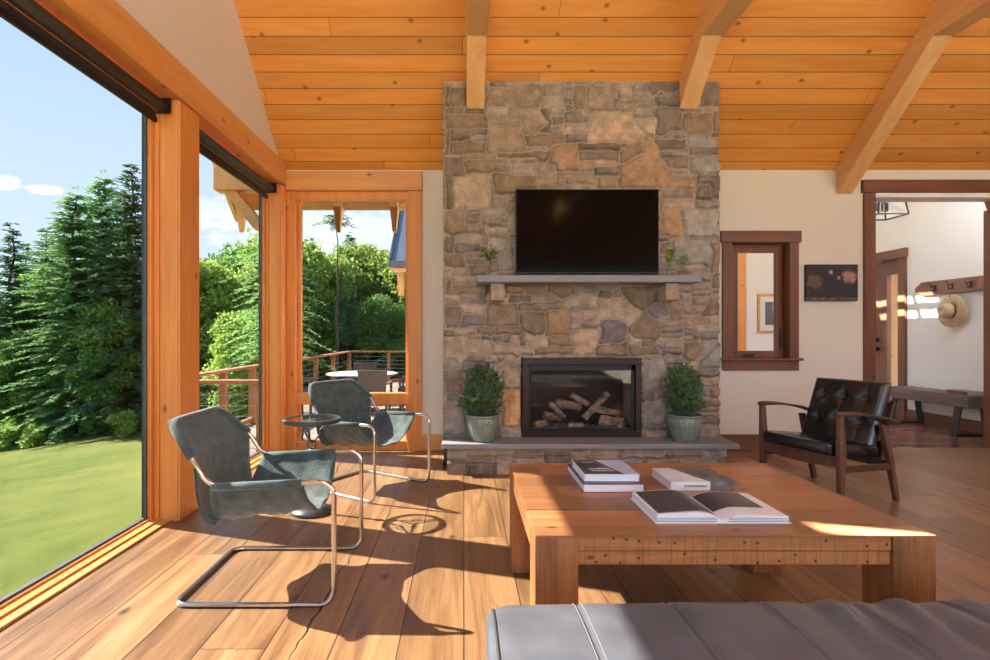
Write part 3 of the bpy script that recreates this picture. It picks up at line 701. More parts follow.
# potted junipers
def juniper(seed, h, rx, nsp):
    g = np.random.default_rng(seed); V = []; Fq = []
    k = 0
    for s in range(nsp):
        th = g.uniform(0, 2*PI); t = g.random()**.6
        base = np.array([.055*math.cos(th)*t, .055*math.sin(th)*t, 0.0])
        up = g.uniform(.06, 1.0)**.7
        tip = np.array([rx*math.cos(th)*t*(1.0-.62*max(0,up-.45))*g.uniform(.75,1.1), rx*math.sin(th)*t*(1.0-.62*max(0,up-.45))*g.uniform(.75,1.1), h*up*(1.05-.22*t*t)+.02])
        ax = tip-base; 
        for j in range(46):
            f = g.uniform(.25, 1.0); p = base+ax*f + np.array([0, 0, .03*math.sin(f*3)])
            d = g.normal(size=3); d -= ax*(d@ax)/(ax@ax)*.6; d = d/np.linalg.norm(d); d = d+ax/np.linalg.norm(ax)*.9; d /= np.linalg.norm(d)
            L = g.uniform(.022, .042)*(1.15-.5*f); w = np.cross(d, g.normal(size=3)); w /= np.linalg.norm(w); w *= .0042
            V += [p-w, p+w, p+d*L+w*.5, p+d*L-w*.5]; Fq.append((k, k+1, k+2, k+3)); k += 4
    return np.array(V), np.array(Fq)
def potted(loc, label, rz, seed, h, rx, n):
    t = thing('potted_juniper', label, 'potted plant', loc, rz, 'potted evergreens on the hearth')
    prof = [(.001, 0), (.088, 0), (.092, .01), (.104, .05), (.118, .10), (.127, .15), (.126, .175), (.121, .19), (.122, .198), (.138, .204), (.139, .214), (.132, .218), (.122, .214), (.118, .19), (.001, .188)]
    fl = lambda a, z: 1+(.03*math.sin(a*22+z*30) if .02 < z < .18 else 0)
    MB().lathe(prof, 132, fn=fl, cap=False).build('pot', M['pot'], t, 0, True)
    MB().lathe([(.001, .195), (.117, .192)], 24, cap=False).build('soil', M['soil'], t)
    V, Fq = juniper(seed, h, rx, n); V[:, 2] += .19
    fo = quick('foliage', V, Fq, M['juniper'], t)
    sm = MB()
    for i in range(7):
        a = i*.9; sm.tube([(.02*math.cos(a), .02*math.sin(a), .18), (.07*math.cos(a), .07*math.sin(a), .36)], .004, 6)
    sm.build('stems', M['bark'], t)
potted((.150, 4.490, .2495), 'sunlit juniper in a fluted celadon pot on the hearth end nearer the sling chairs', .3, 2, .42, .21, 330)
potted((1.797, 4.490, .2495), 'juniper in a fluted green pot on the hearth nearer the small brown window', 1.1, 7, .43, .185, 320)

# bud vases on the mantel
def sprig(mb, base, n, h, spread, leaf, seed):
    g = random.Random(seed); stems = []
    for i in range(n):
        a = g.uniform(0, 2*PI); tip = (base[0]+spread*math.cos(a)*g.uniform(.3, 1), base[1]+.6*spread*math.sin(a), base[2]+h*g.uniform(.6, 1))
        pts = [(base[0]+(tip[0]-base[0])*(t/5)**1.4, base[1]+(tip[1]-base[1])*(t/5)**1.4, base[2]+(tip[2]-base[2])*t/5) for t in range(6)]
        stems.append(pts)
        for j in range(9):
            f = .35+.65*j/8; p = Vector(pts[min(5, int(f*5))]); d = Vector((g.gauss(0, 1), g.gauss(0, 1), g.gauss(.5, .6))).normalized(); w = d.cross(Vector((g.gauss(0, 1), g.gauss(0, 1), 1))).normalized()*leaf*.22
            mb.add([p, p+d*leaf*.5+w, p+d*leaf, p+d*leaf*.5-w], [(0, 1, 2, 3)])
    return stems
def vase(x, y, label, prof, mat, leafmat, n, h, spread, leaf, seed, stemz):
    t = thing('bud_vase', label, 'vase', (x, y, 1.5965), 0, 'bud vases on the mantel')
    MB().lathe(prof, 24, cap=False).build('bottle', mat, t, 0, True)
    lf = MB(); stl = sprig(lf, (0, 0, stemz), n, h, spread, leaf, seed)
    stm = MB()
    for p in stl: stm.tube([(0, 0, .01)]+p, .0015, 5)
    sp = stm.build('sprig', M['sprig'], t); lf.build('leaves', leafmat, sp)
VY = 4.50
vase(X_at(489.7, VY), VY, 'x', [(.001, 0), (.014, 0), (.016, .004), (.016, .075), (.009, .09), (.009, .115), (.011, .118)], M['tableglass'], M['sprig'], 9, .13, .085, .04, 3, .11)
bpy.data.objects['bud_vase']['label'] = 'slim bud vase with a yellow-green sprig on the mantel end nearer the corner window'
vase(X_at(669, VY), VY, 'straight glass bud vase with dark green sprig, close beside the television', [(.001, 0), (.026, 0), (.028, .004), (.028, .06), (.016, .078), (.014, .1), (.016, .102)], M['tableglass'], M['sprig'], 8, .14, .06, .045, 6, .09)
vase(X_at(683, VY), VY-.01, 'squat cone-shaped glass vase with blue-green leaves at the mantel end', [(.001, 0), (.052, 0), (.054, .005), (.046, .03), (.02, .065), (.012, .085), (.015, .09)], M['tableglass'], M['bluesprig'], 5, .09, .05, .034, 9, .085)

# canvas picture
cp = thing('canvas_picture', 'small unframed dark canvas picture on the plaster wall', 'picture', (0,0,0))
px0, px1, pz0, pz1 = X_at(806, YW-.03), X_at(857.5, YW-.03), Z_at(301, YW-.03), Z_at(264.5, YW-.03)
def canvas_mat():
    k = N('dark_canvas'); p = k.sep(k.obj()); X, Z = p[0], p[2]
    n = k.noise(k.obj(), 18, 6, .75); n2 = k.noise(k.obj(), 45, 4, .7)
    def blob(cx, cz, rx, rz):
        d = k.math('ADD', k.math('POWER', k.math('DIVIDE', k.math('SUBTRACT', X, cx), rx), 2), k.math('POWER', k.math('DIVIDE', k.math('SUBTRACT', Z, cz), rz), 2))
        return k.mr(k.math('ADD', d, k.math('MULTIPLY', k.math('SUBTRACT', n, .5), 5.5)), .4, 1.3, 1, 0)
    W, Hh = px1-px0, pz1-pz0
    c = k.mix(k.mr(n2, .4, .7), (.006, .005, .008, 1), (.03, .025, .03, 1))
    c = k.mix(blob(px0+.14*W, pz0+.52*Hh, .15*W, .2*Hh), c, k.mix(n2, srgb(60,40,34), srgb(120,88,70)))
    c = k.mix(blob(px0+.83*W, pz0+.66*Hh, .13*W, .2*Hh), c, k.mix(n2, srgb(92,58,52), srgb(210,160,140)))
    c = k.mix(blob(px0+.63*W, pz0+.63*Hh, .035*W, .05*Hh), c, srgb(200,110,80))
    c = k.mix(blob(px0+.48*W, pz0+.8*Hh, .045*W, .07*Hh), c, srgb(190,150,120))
    ln = k.math('MULTIPLY', k.mr(k.math('ABSOLUTE', k.math('SUBTRACT', Z, pz0+.06*Hh)), .005, .014, 1, 0), k.mr(n2, .45, .6))
    c = k.mix(ln, c, srgb(150,112,96))
    return k.pbr(c, .6)
MB().box(px0, px1, YW-.036, YW-.001, pz0, pz1).build('canvas', canvas_mat(), cp, .002)

# ------------------------------------------------------------------ coffee table and books
ct = thing('coffee_table', 'long low reclaimed wood coffee table with thick square legs', 'table', (.225, 1.737, 0))
TW, TL, TH = 1.267, .975, .484
MB().box(.0, TW, .08, TL+.08, TH-.007, TH).build('tabletop', M['table'], ct, .002).location = (0, -.08, 0)
for x in (0, TW-.137):
    for y in (0, TL-.137): MB().box(x, x+.137, y+.0, y+.137, 0, TH-.007).build('leg', M['tableleg'], ct, .003)
zz = TH-.007
for y in (.006, TL-.04):
    MB().box(.137, TW-.137, y, y+.034, zz-.044, zz).box(.137, TW-.137, y+.004, y+.034, zz-.09, zz-.047).build('apron', M['tableside'], ct, .002)
for x in (.004, TW-.038): MB().box(x, x+.034, .137, TL-.137, zz-.09, zz).build('apron', M['table'], ct, .002)

def book(name, label, x, y, z, w, d, h, cover, rz=0, inset=.004, cov=.0025, spine='front', group='books on the coffee table', cat='book'):
    t = thing(name, label, cat, (x, y, z), rz, group)
    MB().box(inset, w-inset, inset, d-inset, cov, h-cov).build('pages', M['paper'], t)
    if spine == 'left': c = MB().box(0, w, 0, d, 0, cov).box(0, w, 0, d, h-cov, h).box(0, .003, 0, d, cov, h-cov)
    elif spine == 'right': c = MB().box(0, w, 0, d, 0, cov).box(0, w, 0, d, h-cov, h).box(w-.003, w, 0, d, cov, h-cov)
    elif spine == 'front': c = MB().box(0, w, 0, d, 0, cov).box(0, w, 0, d, h-cov, h).box(0, w, 0, .003, cov, h-cov)
    else: c = MB().box(0, w, 0, d, 0, cov).box(0, w, 0, d, h-cov, h).box(0, w, d-.003, d, cov, h-cov)
    c.build('cover', cover, t, .001)
    return t
b = book('book', 'large white-paged book with red boards under the mountain book', .478, 2.205, TH, .247, .345, .034, M['red'], 0, spine='right')
MB().box(.004, .243, .004, .341, .034, .0344).build('cover_print', M['navy'], b)
b = book('book', 'coffee table book with dark and pale blue cover, on top of the red book', .490, 2.245, TH+.0346, .226, .258, .029, M['whiteprint'], 0, spine='right')
MB().prism([(.004, .004), (.165, .004), (.10, .254), (.004, .254)], 'Z', .0291, .0296).build('cover_photo', M['darkprint'], b)
MB().prism([(.165, .004), (.222, .004), (.222, .254), (.10, .254)], 'Z', .0291, .0296).build('cover_sky', M['sky_print'], b)
g = random.Random(3)
for row, (y, hgt, xa, xb) in enumerate(((.050, .020, .045, .14), (.080, .026, .04, .13), (.205, .014, .04, .085))):
    x = xa; tl = MB()
    while x < xb:
        wd = g.uniform(.006, .013); tl.box(x, x+wd*.7, y, y+hgt*g.uniform(.6, 1), .0296, .030); x += wd
    tl.build('cover_lettering', M['whiteprint'], b)
b = book('book', 'thick book with half white and half rock photo cover lying alone behind the open book', .841, 2.235, TH, .257, .236, .035, M['whiteprint'], 0, spine='front')
MB().prism([(.160, -.0006), (.2575, -.0006), (.2575, .2365), (.080, .2365)], 'Z', .0351, .0357).box(.160, .2575, -.0012, -.0006, .001, .0357).build('cover_photo', M['rockprint'], b)
lt = MB()
for i in range(12): lt.box(.055+i*.0075, .055+i*.0075+.0045, -.0010, -.0004, .014, .022)
lt.build('spine_lettering', M['greyprint'], b)
# open book
ob = thing('open_book', 'large book lying open on the coffee table, dark photo pages', 'book', (.870, 1.843, TH), 0, 'books on the coffee table')
def page(s, hgt, skew):
    def f(u, v):      # u from spine outwards
        x = s*(.222*u); z = .004 + hgt*(1.0*math.sin(min(1, u*2.6+.05)*PI/2)**.8)*(1-.30*u*u) - (.0*u)
        return (x + skew*v*.0, .006+.270*v, z)
    return f
for s, hgt, nm in ((-1, .034, 'page_block'), (1, .026, 'page_block')):
    fn = page(s, hgt, 0); mb = MB(); nu = 14
    top = [fn(i/nu, 0) for i in range(nu+1)]
    poly = [(p[0], p[2]) for p in top] + [(s*.222, .003), (0, .003)]
    mb.prism(poly, 'Y', .006, .276); mb.build(nm, M['paper'], ob)
    mb = MB().grid(lambda u, v: tuple(a+b for a, b in zip(fn(.06+.90*u, .05+.92*v) if s < 0 else fn(.02+.8*u, .30+.67*v), (0, 0, .0012))), 14, 4)
    mb.build('photo_page', M['greyprint'], ob)
    mb = MB()
    for q in range(3):
        mb.prism([(s*.02, .005+q*.006), (s*.222, .005+q*.005), (s*.222, .006+q*.005), (s*.02, .0065+q*.006)], 'Y', .0045, .0062)
    mb.build('page_edge', M['greyprint'], ob)
MB().box(-.228, .228, 0, .282, 0, .003).build('cover', M['whiteprint'], ob, .001)

# ------------------------------------------------------------------ ottoman
ot = thing('leather_ottoman', 'large grey leather ottoman with channel seams in front of the coffee table', 'ottoman', (.055, .46, 0))
OW, OD, OZ0, OZ1 = 2.25, .955, .09, .452
def ot_fn(u, v):
    # rounded block: u around the section in Y-Z, v along X
    a = 2*PI*u; e = .22
    cy, cz = math.cos(a), math.sin(a)
    y = OD/2 + OD/2*(abs(cy)**e)*(1 if cy >= 0 else -1); z = (OZ0+OZ1)/2 + (OZ1-OZ0)/2*(abs(cz)**e)*(1 if cz >= 0 else -1)
    xx = v*OW
    k = 1.0
    edge = min(xx, OW-xx)
    if edge < .07:
        t = 1-edge/.07; k = 1-.06*t**2.2*1.0
        if edge < .004: k *= .985
    y = OD/2+(y-OD/2)*k; z = (OZ0+OZ1)/2+(z-(OZ0+OZ1)/2)*k
    if cz > 0:
        sag = 0
        for sx in (.228, .456, .684, .912, 1.14, 1.368, 1.596, 1.824, 2.052):
            sag += .004*math.exp(-((xx-sx)/.006)**2) - .002*math.exp(-((xx-sx-.035)/.03)**2)
        wr = 0
        if xx > .72:
            m = min(1, (xx-.72)/.15)
            q = xx + .34*(y-OD)*-1*.55
            wr = m*(.011*math.sin(q*40+2*math.sin(y*5)) + .006*math.sin(q*71+1+3*y))*min(1, (OD-y)/.12+.25)
        z += wr - sag + .010*math.sin(PI*min(1, max(0, xx/OW)))
    return (xx, y, z)
nu, nv = 96, 350
mb = MB(); mb.grid(ot_fn, nu, nv)
n0 = [j*(nu+1) for j in (0, nv)]
for s, base in ((0, 0), (1, nv*(nu+1))):
    ring = list(range(base, base+nu)); mb.f.append(tuple(ring if s else ring[::-1]))
mb.build('cushion', M['greyleather'], ot, 0, True)
for sx in (.228, .456, .684, .912, 1.14, 1.368, 1.596, 1.824, 2.052):
    sb = MB()
    for dx in (-.009, .009):
        pts = [Vector(ot_fn(.02+.46*i/40, (sx+dx)/OW))+Vector((0, 0, .0012)) for i in range(41)]
        sb.tube(pts, .0010, 5)
    sb.build('seam', M['stitch'], ot)
pp = MB(); pp.tube([Vector(ot_fn(i/64, .018/OW)) for i in range(64)], .004, 6, True); pp.build('piping', M['piping'], ot)
for x in (.12, OW-.18):
    for y in (.1, OD-.16): box('foot', M['walnutZ'], ot, x, x+.06, y, y+.06, 0, .12)

# ------------------------------------------------------------------ canvas sling chairs
def sling_chair(loc, rz, label):
    t = thing('sling_chair', label, 'chair', loc, rz, 'chrome sling chairs by the windows')
    hw, r, xf = .300, .0105, .645
    L = []
    half = [(-.075, .0, .748), (-.066, .222, .745), (.068, hw, .603), (.135, hw, .492), (xf, hw, .516), (xf, hw, r), (-.015, hw, r)]
    pts = half[1:] + [(x, -y, z) for x, y, z in half[:0:-1]]
    path = fil(pts, .068, 8, True)
    MB().tube(path, r, 12, True).build('tube_frame', M['chrome'], t, 0, True)
    # seat: hangs between the arms
    def seat(u, v):
        s = v*2-1; d = (1-abs(s)**2.5)
        D = .215-.03*u
        x0 = .135-.055*d; x1 = .515 + .012*d
        x = x0+(x1-x0)*u
        za = .495+.021*(x-.135)/.51
        wr = (.006*math.sin(16*u+22*v)+.004*math.sin(31*u-17*v+1))*min(1, d*1.5)
        return (x, hw*s*(1+.0*d), za-D*d+.004+wr)
    st_ = MB().grid(seat, 16, 40).build('seat_sling', M['sling'], t, 0, True, .005)
    for s in (1, -1): MB().tube([(.145, s*hw, .4925), (.33, s*hw, .501), (.512, s*hw, .510)], .0165, 14).build('arm_sleeve', M['sling'], t, 0, True)
    rows = [(.752, -.082, .215), (.735, -.062, .236), (.70, -.026, .256), (.66, .010, .275), (.605, .060, .302), (.585, .066, .294), (.53, .068, .288), (.47, .070, .286), (.42, .078, .282), (.37, .088, .272), (.335, .098, .258), (.315, .125, .23)]
    def back(u, v):
        k = v*(len(rows)-1); i = min(int(k), len(rows)-2); f = k-i
        z, x, w = (a*(1-f)+b*f for a, b in zip(rows[i], rows[i+1]))
        s = u*2-1
        return (x-.035*(1-s*s)*min(1, v*3), w*s, z-.012*(1-s*s)*max(0, v-.8)*5)
    MB().grid(back, 20, 30).build('back_sling', M['sling'], t, 0, True, .005)
    bs = MB(); bs.tube(fil([(.060, hw, .612), (-.066, .222, .745), (-.066, -.222, .745), (.060, -hw, .612)], .06, 6), .0175, 14)
    bs.build('back_sleeve', M['sling'], t, 0, True)
    return t
sling_chair((-1.177, 2.553, 0), 0, 'grey-green sling chair with chrome tube frame, the one nearer the viewer')
sling_chair((-.965, 4.22, 0), math.atan2(-.545, .838), 'grey-green sling chair with chrome frame behind the round glass table, by the tall corner window')

# round side table
sd = thing('side_table', 'small round glass topped side table with scrolled metal supports between the sling chairs', 'table', (-.957, 3.46, 0))
TR = .180
MB().lathe([(TR-.022, .566), (TR-.004, .566), (TR, .570), (TR, .588), (TR-.004, .592), (TR-.022, .592), (TR-.022, .566)], 48, cap=False).build('rim', M['iron'], sd, 0)
MB().lathe([(.001, .583), (TR-.02, .583), (TR-.02, .590), (.001, .590)], 48, cap=False).build('glass_top', M['tableglass'], sd)
for k in range(3):
    a = 2*PI*k/3+.5; ca, sa = math.cos(a), math.sin(a)
    prof = [(.0, .435), (.03, .455), (.055, .49), (.05, .515), (.085, .53), (.12, .548), (TR-.012, .567)]
    m = MB().tube(fil([(ca*r, sa*r, z) for r, z in prof], .03, 4), .0062, 8)
    m.tube([(ca*(.09+.02*math.cos(q/10*6.28)), sa*(.09+.02*math.cos(q/10*6.28)), .515+.02*math.sin(q/10*6.28)) for q in range(10)], .004, 6, True)
    m.bar((0, 0, .578), (ca*(TR-.02), sa*(TR-.02), .578), .012, .006)
    m.build('scroll_support', M['iron'], sd, 0, True)
MB().tube([(.026*math.cos(q/16*2*PI), 0, .425+.026*math.sin(q/16*2*PI)) for q in range(16)], .0055, 8, True).build('ring', M['iron'], sd, 0, True)
MB().lathe([(.001, .398), (.02, .398), (.022, .385), (.012, .37), (.011, .2), (.016, .12), (.012, .09), (.014, .06), (.03, .045), (.07, .036), (.09, .04), (.1, .03), (.128, .022), (.132, .012), (.128, 0), (.001, 0)], 32, cap=False).build('stem_base', M['iron'], sd, 0, True)

# ------------------------------------------------------------------ tufted armchair
ac = thing('armchair', 'tufted black leather armchair with wooden arms beside the plaster wall', 'armchair', (2.814, 3.985, 0), math.atan2(-.317, -.948))
W2 = .30
for s in (1, -1):
    y = s*W2
    # front leg runs up to the arm
    m = MB().hexa([(.500,y-.016,0),(.530,y-.016,0),(.530,y+.016,0),(.500,y+.016,0),(.480,y-.021,.33),(.535,y-.021,.33),(.535,y+.021,.33),(.480,y+.021,.33)])
    m.hexa([(.480,y-.021,.33),(.535,y-.021,.33),(.535,y+.021,.33),(.480,y+.021,.33),(.500,y-.016,.60),(.537,y-.016,.60),(.537,y+.016,.60),(.500,y+.016,.60)])
    m.build('leg', M['walnutZ'], ac, .007)
    m = MB().hexa([(-.015,y-.015,0),(.018,y-.015,0),(.018,y+.015,0),(-.015,y+.015,0),(.045,y-.02,.28),(.09,y-.02,.28),(.09,y+.02,.28),(.045,y+.02,.28)])
    m.hexa([(.045,y-.02,.28),(.09,y-.02,.28),(.09,y+.02,.28),(.045,y+.02,.28),(.105,y-.016,.515),(.15,y-.016,.515),(.15,y+.016,.515),(.105,y+.016,.515)])
    m.build('leg', M['walnutZ'], ac, .006)
    def arm(u, v):
        a = 2*PI*v; x = .550-.560*u
        w = .019+.012*math.sin(PI*min(1, u*1.05)); h = .013+.004*math.cos(PI*u*2)
        z = .603-.030*u-.055*u*u+.012*math.sin(PI*u)
        if u < .04: w *= .75; h *= .75
        return (x, y+w*math.cos(a)*(1), z+h*math.sin(a))
    m = MB().grid(arm, 22, 14); nn = 23
    m.f.append(tuple(j*nn for j in range(14))); m.f.append(tuple(j*nn+22 for j in range(14))[::-1])
    m.build('arm', M['walnut'], ac, 0, True)
    MB().bar((.06, y, .235), (.51, y, .245), .022, .045).build('side_rail', M['walnut'], ac, .005)
def front_rail(u, v):
    return None
fr_ = MB()
for i in range(12):
    a, b_ = -W2+.6*i/12, -W2+.6*(i+1)/12
    za = lambda q: .262-.02*(1-(q/W2)**2)
    fr_.hexa([(.500,a,za(a)),(.523,a,za(a)),(.523,b_,za(b_)),(.500,b_,za(b_)),(.500,a,.325),(.523,a,.325),(.523,b_,.325),(.500,b_,.325)])
fr_.build('front_rail', M['walnutZ'], ac)
MB().bar((.075, -W2, .25), (.075, W2, .25), .03, .05).build('rear_rail', M['walnut'], ac, .004)
bf = MB()
for y in (-.235, .235): bf.bar((.07, y, .27), (-.065, y, .66), .03, .022, (1, 0, .3))
for zq in (.36, .50, .62): 
    xq = .07-.135*(zq-.27)/.39; bf.bar((xq, -.235, zq), (xq, .235, zq), .016, .06)
bf.build('back_frame', M['walnut'], ac, .004)
# seat cushion
SW = .262
def pillow(mb, P, nu, nv):   # P(u,v,side) builds two faces joined at the rim
    pass
def seat_c(u, v):
    a = 2*PI*u; e = .26; c, s = math.cos(a), math.sin(a)
    q = abs(c)**e*(1 if c >= 0 else -1); w = abs(s)**e*(1 if s >= 0 else -1)
    y = (v*2-1)
    k = 1-.10*max(0, (abs(y)-.9)/.1)**2
    x = .335+.235*q*k
    zt = .372+.048*(x-.13)/.47
    z = zt-.044+.044*w*k + (.010*(1-q*q)*(1-y*y) if w > 0 else 0)
    return (x, SW*y, z)
m = MB().grid(seat_c, 64, 40)
m.f.append(tuple(range(64))[::-1]); m.f.append(tuple(40*65+i for i in range(64)))
m.build('seat_cushion', M['leather'], ac, 0, True)
# tufted back cushion
ax0, ax1 = Vector((.165, 0, .335)), Vector((-.005, 0, .785)); up = (ax1-ax0); Lb = up.length; up.normalize(); nb = Vector((up.z, 0, -up.x))
TUFT = [(ty_, tz_) for tz_ in (.70, .36) for ty_ in (-.6, 0, .6)]
def back_c(u, v, out=1):
    y = u*2-1; t = v
    ed = min(1, (1-abs(y))/.10, min(t, 1-t)/.07); ed = math.sqrt(max(0, 1-(1-ed)**2))
    th = .045+.014*math.cos(y*PI/2)
    h = th*ed
    for (a, b_) in TUFT:
        d2 = ((y-a)*SW)**2+((t-b_)*Lb)**2
        h -= .024*math.exp(-d2/.0012) 
    for b_ in (.70, .36):
        h -= .0025*math.exp(-((t-b_)*Lb/.012)**2)*(1 if abs(y) < .9 else 0)
    for a in (-.6, 0, .6):
        h -= .003*math.exp(-((y-a)*SW/.012)**2)*(1 if .08 < t < .92 else 0)
    p = ax0+up*(t*Lb)+Vector((0, y*SW, 0))+nb*(h if out > 0 else -.045*ed)
    return tuple(p)
m = MB().grid(back_c, 60, 54); m.grid(lambda u, v: back_c(1-u, v, -1), 60, 20)
bc = m.build('back_cushion', M['leather'], ac, 0, True)
for (a, b_) in TUFT:
    p = Vector(back_c((a+1)/2, b_)); MB().ball(p, .011, 10, 6, (.7, 1, 1)).build('button', M['leather'], bc, 0, True)
# ------------------------------------------------------------------ hall things
bn = thing('bench', 'long weathered wood slab bench on black steel trapezoid legs in the hall', 'bench', (5.44, 5.93, 0))
BL, BW = 1.18, .33
MB().box(0, BW, 0, BL, .315, .450).build('slab_seat', M['bench'], bn, .008)
for y in (.10, BL-.19):
    m = MB()
    pr = [(-.035, 0), (BW+.01, 0), (BW-.03, .315), (.02, .315)]
    for (p, q) in ((pr[0], pr[3]), (pr[1], pr[2])): m.hexa([(p[0]-.006, y, p[1]), (p[0]+.006, y, p[1]), (p[0]+.006, y+.09, p[1]), (p[0]-.006, y+.09, p[1]), (q[0]-.006, y, q[1]), (q[0]+.006, y, q[1]), (q[0]+.006, y+.09, q[1]), (q[0]-.006, y+.09, q[1])])
    m.box(-.04, BW+.015, y, y+.09, 0, .012).box(.012, BW-.022, y, y+.09, .303, .315)
    m.build('leg', M['black'], bn, .002)
b = book('book', 'lower pale book of the pair on the hall bench', 5.50, 6.00, .4505, .20, .27, .017, M['greyprint'], 0, spine='left', group='books on the hall bench')
b = book('book', 'upper book with a red spine of the pair on the hall bench', 5.496, 6.01, .468, .21, .26, .020, M['red'], 0, spine='left', group='books on the hall bench')
MB().box(.006, .20, .0, .255, .0201, .0206).build('cover_print', M['greyprint'], b)

cr = thing('coat_rail', 'long brown wooden coat rail with black hooks on the white hall wall', 'coat rack', (HX, 0, 0))
MB().prism([(5.55, 1.60), (6.90, 1.60), (7.03, 1.645), (7.03, 1.70), (6.93, 1.77), (5.55, 1.77)], 'X', -.04, 0).build('board', M['brownY'], cr, .006)
for y in (6.73, 6.49, 6.25, 6.01, 5.77):
    m = MB().box(-.046, -.04, y-.014, y+.014, 1.65, 1.72)
    m.tube(fil([(-.044, y, 1.70), (-.10, y, 1.705), (-.105, y, 1.735)], .03, 4), .006, 8).tube(fil([(-.044, y, 1.665), (-.085, y, 1.645), (-.09, y, 1.685)], .025, 4), .006, 8)
    m.ball((-.105, y, 1.738), .010, 8, 6).ball((-.09, y, 1.688), .009, 8, 6)
    m.build('hook', M['black'], cr, 0, True)
ht = thing('straw_hat', 'tan straw hat hanging from the coat rail', 'hat', (HX-.075, 6.47, 1.395), 0)
Mh = Matrix.Rotation(R(-90), 4, 'Y') @ Matrix.Rotation(R(0), 4, 'Z')
def brim(u, v):
    a = 2*PI*u; r = .088+.107*v; return (r*math.cos(a), r*1.0*math.sin(a), .012*math.sin(2*a)*v+.018*v*v)
MB().grid(brim, 48, 8).xf(Mh @ Matrix.Scale(-1, 4, (0, 0, 1)) @ Matrix.Translation((0, 0, -.0))).build('brim', M['straw'], ht, 0, True, .004)
cn = MB().lathe([(.090, 0), (.088, .03), (.082, .08), (.072, .112), (.05, .122), (.02, .112), (.001, .105)], 36, cap=False)
cn.v = [(x*(1.0), y*(.86 if z > .09 else .93), z) for x, y, z in cn.v]
cn.xf(Mh).build('crown', M['straw'], ht, 0, True)
MB().lathe([(.0915, .006), (.0905, .03)], 36, cap=False, fn=None).xf(Matrix.Scale(1, 4)).xf(Matrix.Diagonal((1, .935, 1, 1))).xf(Mh).build('hat_band', M['ribbon'], ht, 0, True)
MB().tube([(-.01, 0, .16), (-.02, 0, .25)], .003, 6).build('hanging_loop', M['ribbon'], ht)

ln = thing('lantern', 'black iron cage lantern hanging in the entry hall beyond the doorway', 'lamp', (4.98, 6.55, 0))
z0, z1, wb, wt = 2.515, 2.93, .175, .115
cb, tp = [(-wb, -wb, z0), (wb, -wb, z0), (wb, wb, z0), (-wb, wb, z0)], [(-wt, -wt, z1), (wt, -wt, z1), (wt, wt, z1), (-wt, wt, z1)]
m = MB()
for i in range(4):
    m.bar(cb[i], cb[(i+1) % 4], .016, .016).bar(tp[i], tp[(i+1) % 4], .016, .016).bar(cb[i], tp[i], .016, .016).bar(tp[i], (0, 0, 3.05), .012, .012)
m.build('cage', M['black'], ln)
MB().tube([(0, 0, 3.04), (0, 0, HZ)], .006, 8).build('rod', M['black'], ln)
m = MB().bar((-.06, 0, 2.58), (.06, 0, 2.58), .012, .012).tube([(0, 0, 2.58), (0, 0, 3.05)], .005, 6); m.build('candle_arm', M['black'], ln)
for x in (-.06, .0, .06): MB().tube([(x, 0, 2.585), (x, 0, 2.68)], .013, 10).build('candle', M['black'], ln)
for i in range(4):
    MB().add([Vector(cb[i])*1, cb[(i+1) % 4], tp[(i+1) % 4], tp[i]], [(0, 1, 2, 3)]).build('lantern_pane', M['glass'], ln)

wp = thing('framed_print', 'pine framed print on the far hall wall, seen through the small brown window', 'picture', (4.58, HY-.001, 1.14))
m = MB().box(0, .50, -.03, 0, 0, .035).box(0, .50, -.03, 0, .57, .605).box(0, .035, -.03, 0, .035, .57).box(.465, .50, -.03, 0, .035, .57); m.build('frame', M['pineX'], wp)
box('mount', M['paper'], wp, .035, .465, -.015, -.005, .035, .57); box('print', M['greyprint'], wp, .12, .38, -.017, -.015, .12, .48)

# ------------------------------------------------------------------ roller blinds
def blind(y0, y1, label):
    t = thing('roller_blind', label, 'blind', (0, 0, 0), 0, 'charcoal roller blinds')
    MB().tube([(-1.792, y0, 2.468), (-1.792, y1, 2.468)], .034, 20).build('tube_roll', M['blindcase'], t, 0, True)
    MB().box(-1.826, -1.822, y0+.01, y1-.01, 2.385, 2.475).build('fabric', M['blind'], t)
    MB().box(-1.834, -1.814, y0+.005, y1-.005, 2.372, 2.402).build('bottom_bar', M['black'], t, .003)
    for yb in (y1, y0-.006): MB().box(-1.83, -1.74, yb, yb+.006, 2.43, 2.52).build('bracket', M['black'], t)
blind(.53, 3.262, 'charcoal roller blind rolled up at the head of the big lawn window')
blind(3.575, 5.10, 'charcoal roller blind rolled up at the head of the second window by the corner')

# ------------------------------------------------------------------ chandelier (over the viewer, mirrored in the television)
cd = thing('chandelier', 'dark iron chandelier with curved arms, seen mirrored in the television', 'chandelier', (.95, 1.35, 0))
MB().lathe([(.001, 2.98), (.03, 3.0), (.05, 3.06), (.03, 3.12), (.045, 3.2), (.06, 3.3), (.03, 3.4), (.015, 3.5), (.012, ZC(1.35)), (.001, ZC(1.35))], 16, cap=False).build('stem', M['black'], cd, 0, True)
for k in range(8):
    a = 2*PI*k/8+.2; ca, sa = math.cos(a), math.sin(a)
    pr = [(.03, 3.22), (.2, 3.05), (.42, 3.0), (.6, 3.1), (.66, 3.2)]
    m = MB().tube(fil([(ca*r, sa*r, z) for r, z in pr], .12, 5), .009, 8).lathe([(.02, 0), (.045, .012), (.045, .018)], 12, c=(ca*.66, sa*.66, 3.2)); am = m.build('arm', M['black'], cd, 0, True)
    MB().tube([(ca*.66, sa*.66, 3.215), (ca*.66, sa*.66, 3.31)], .013, 8).build('candle', M['bulb'], am)

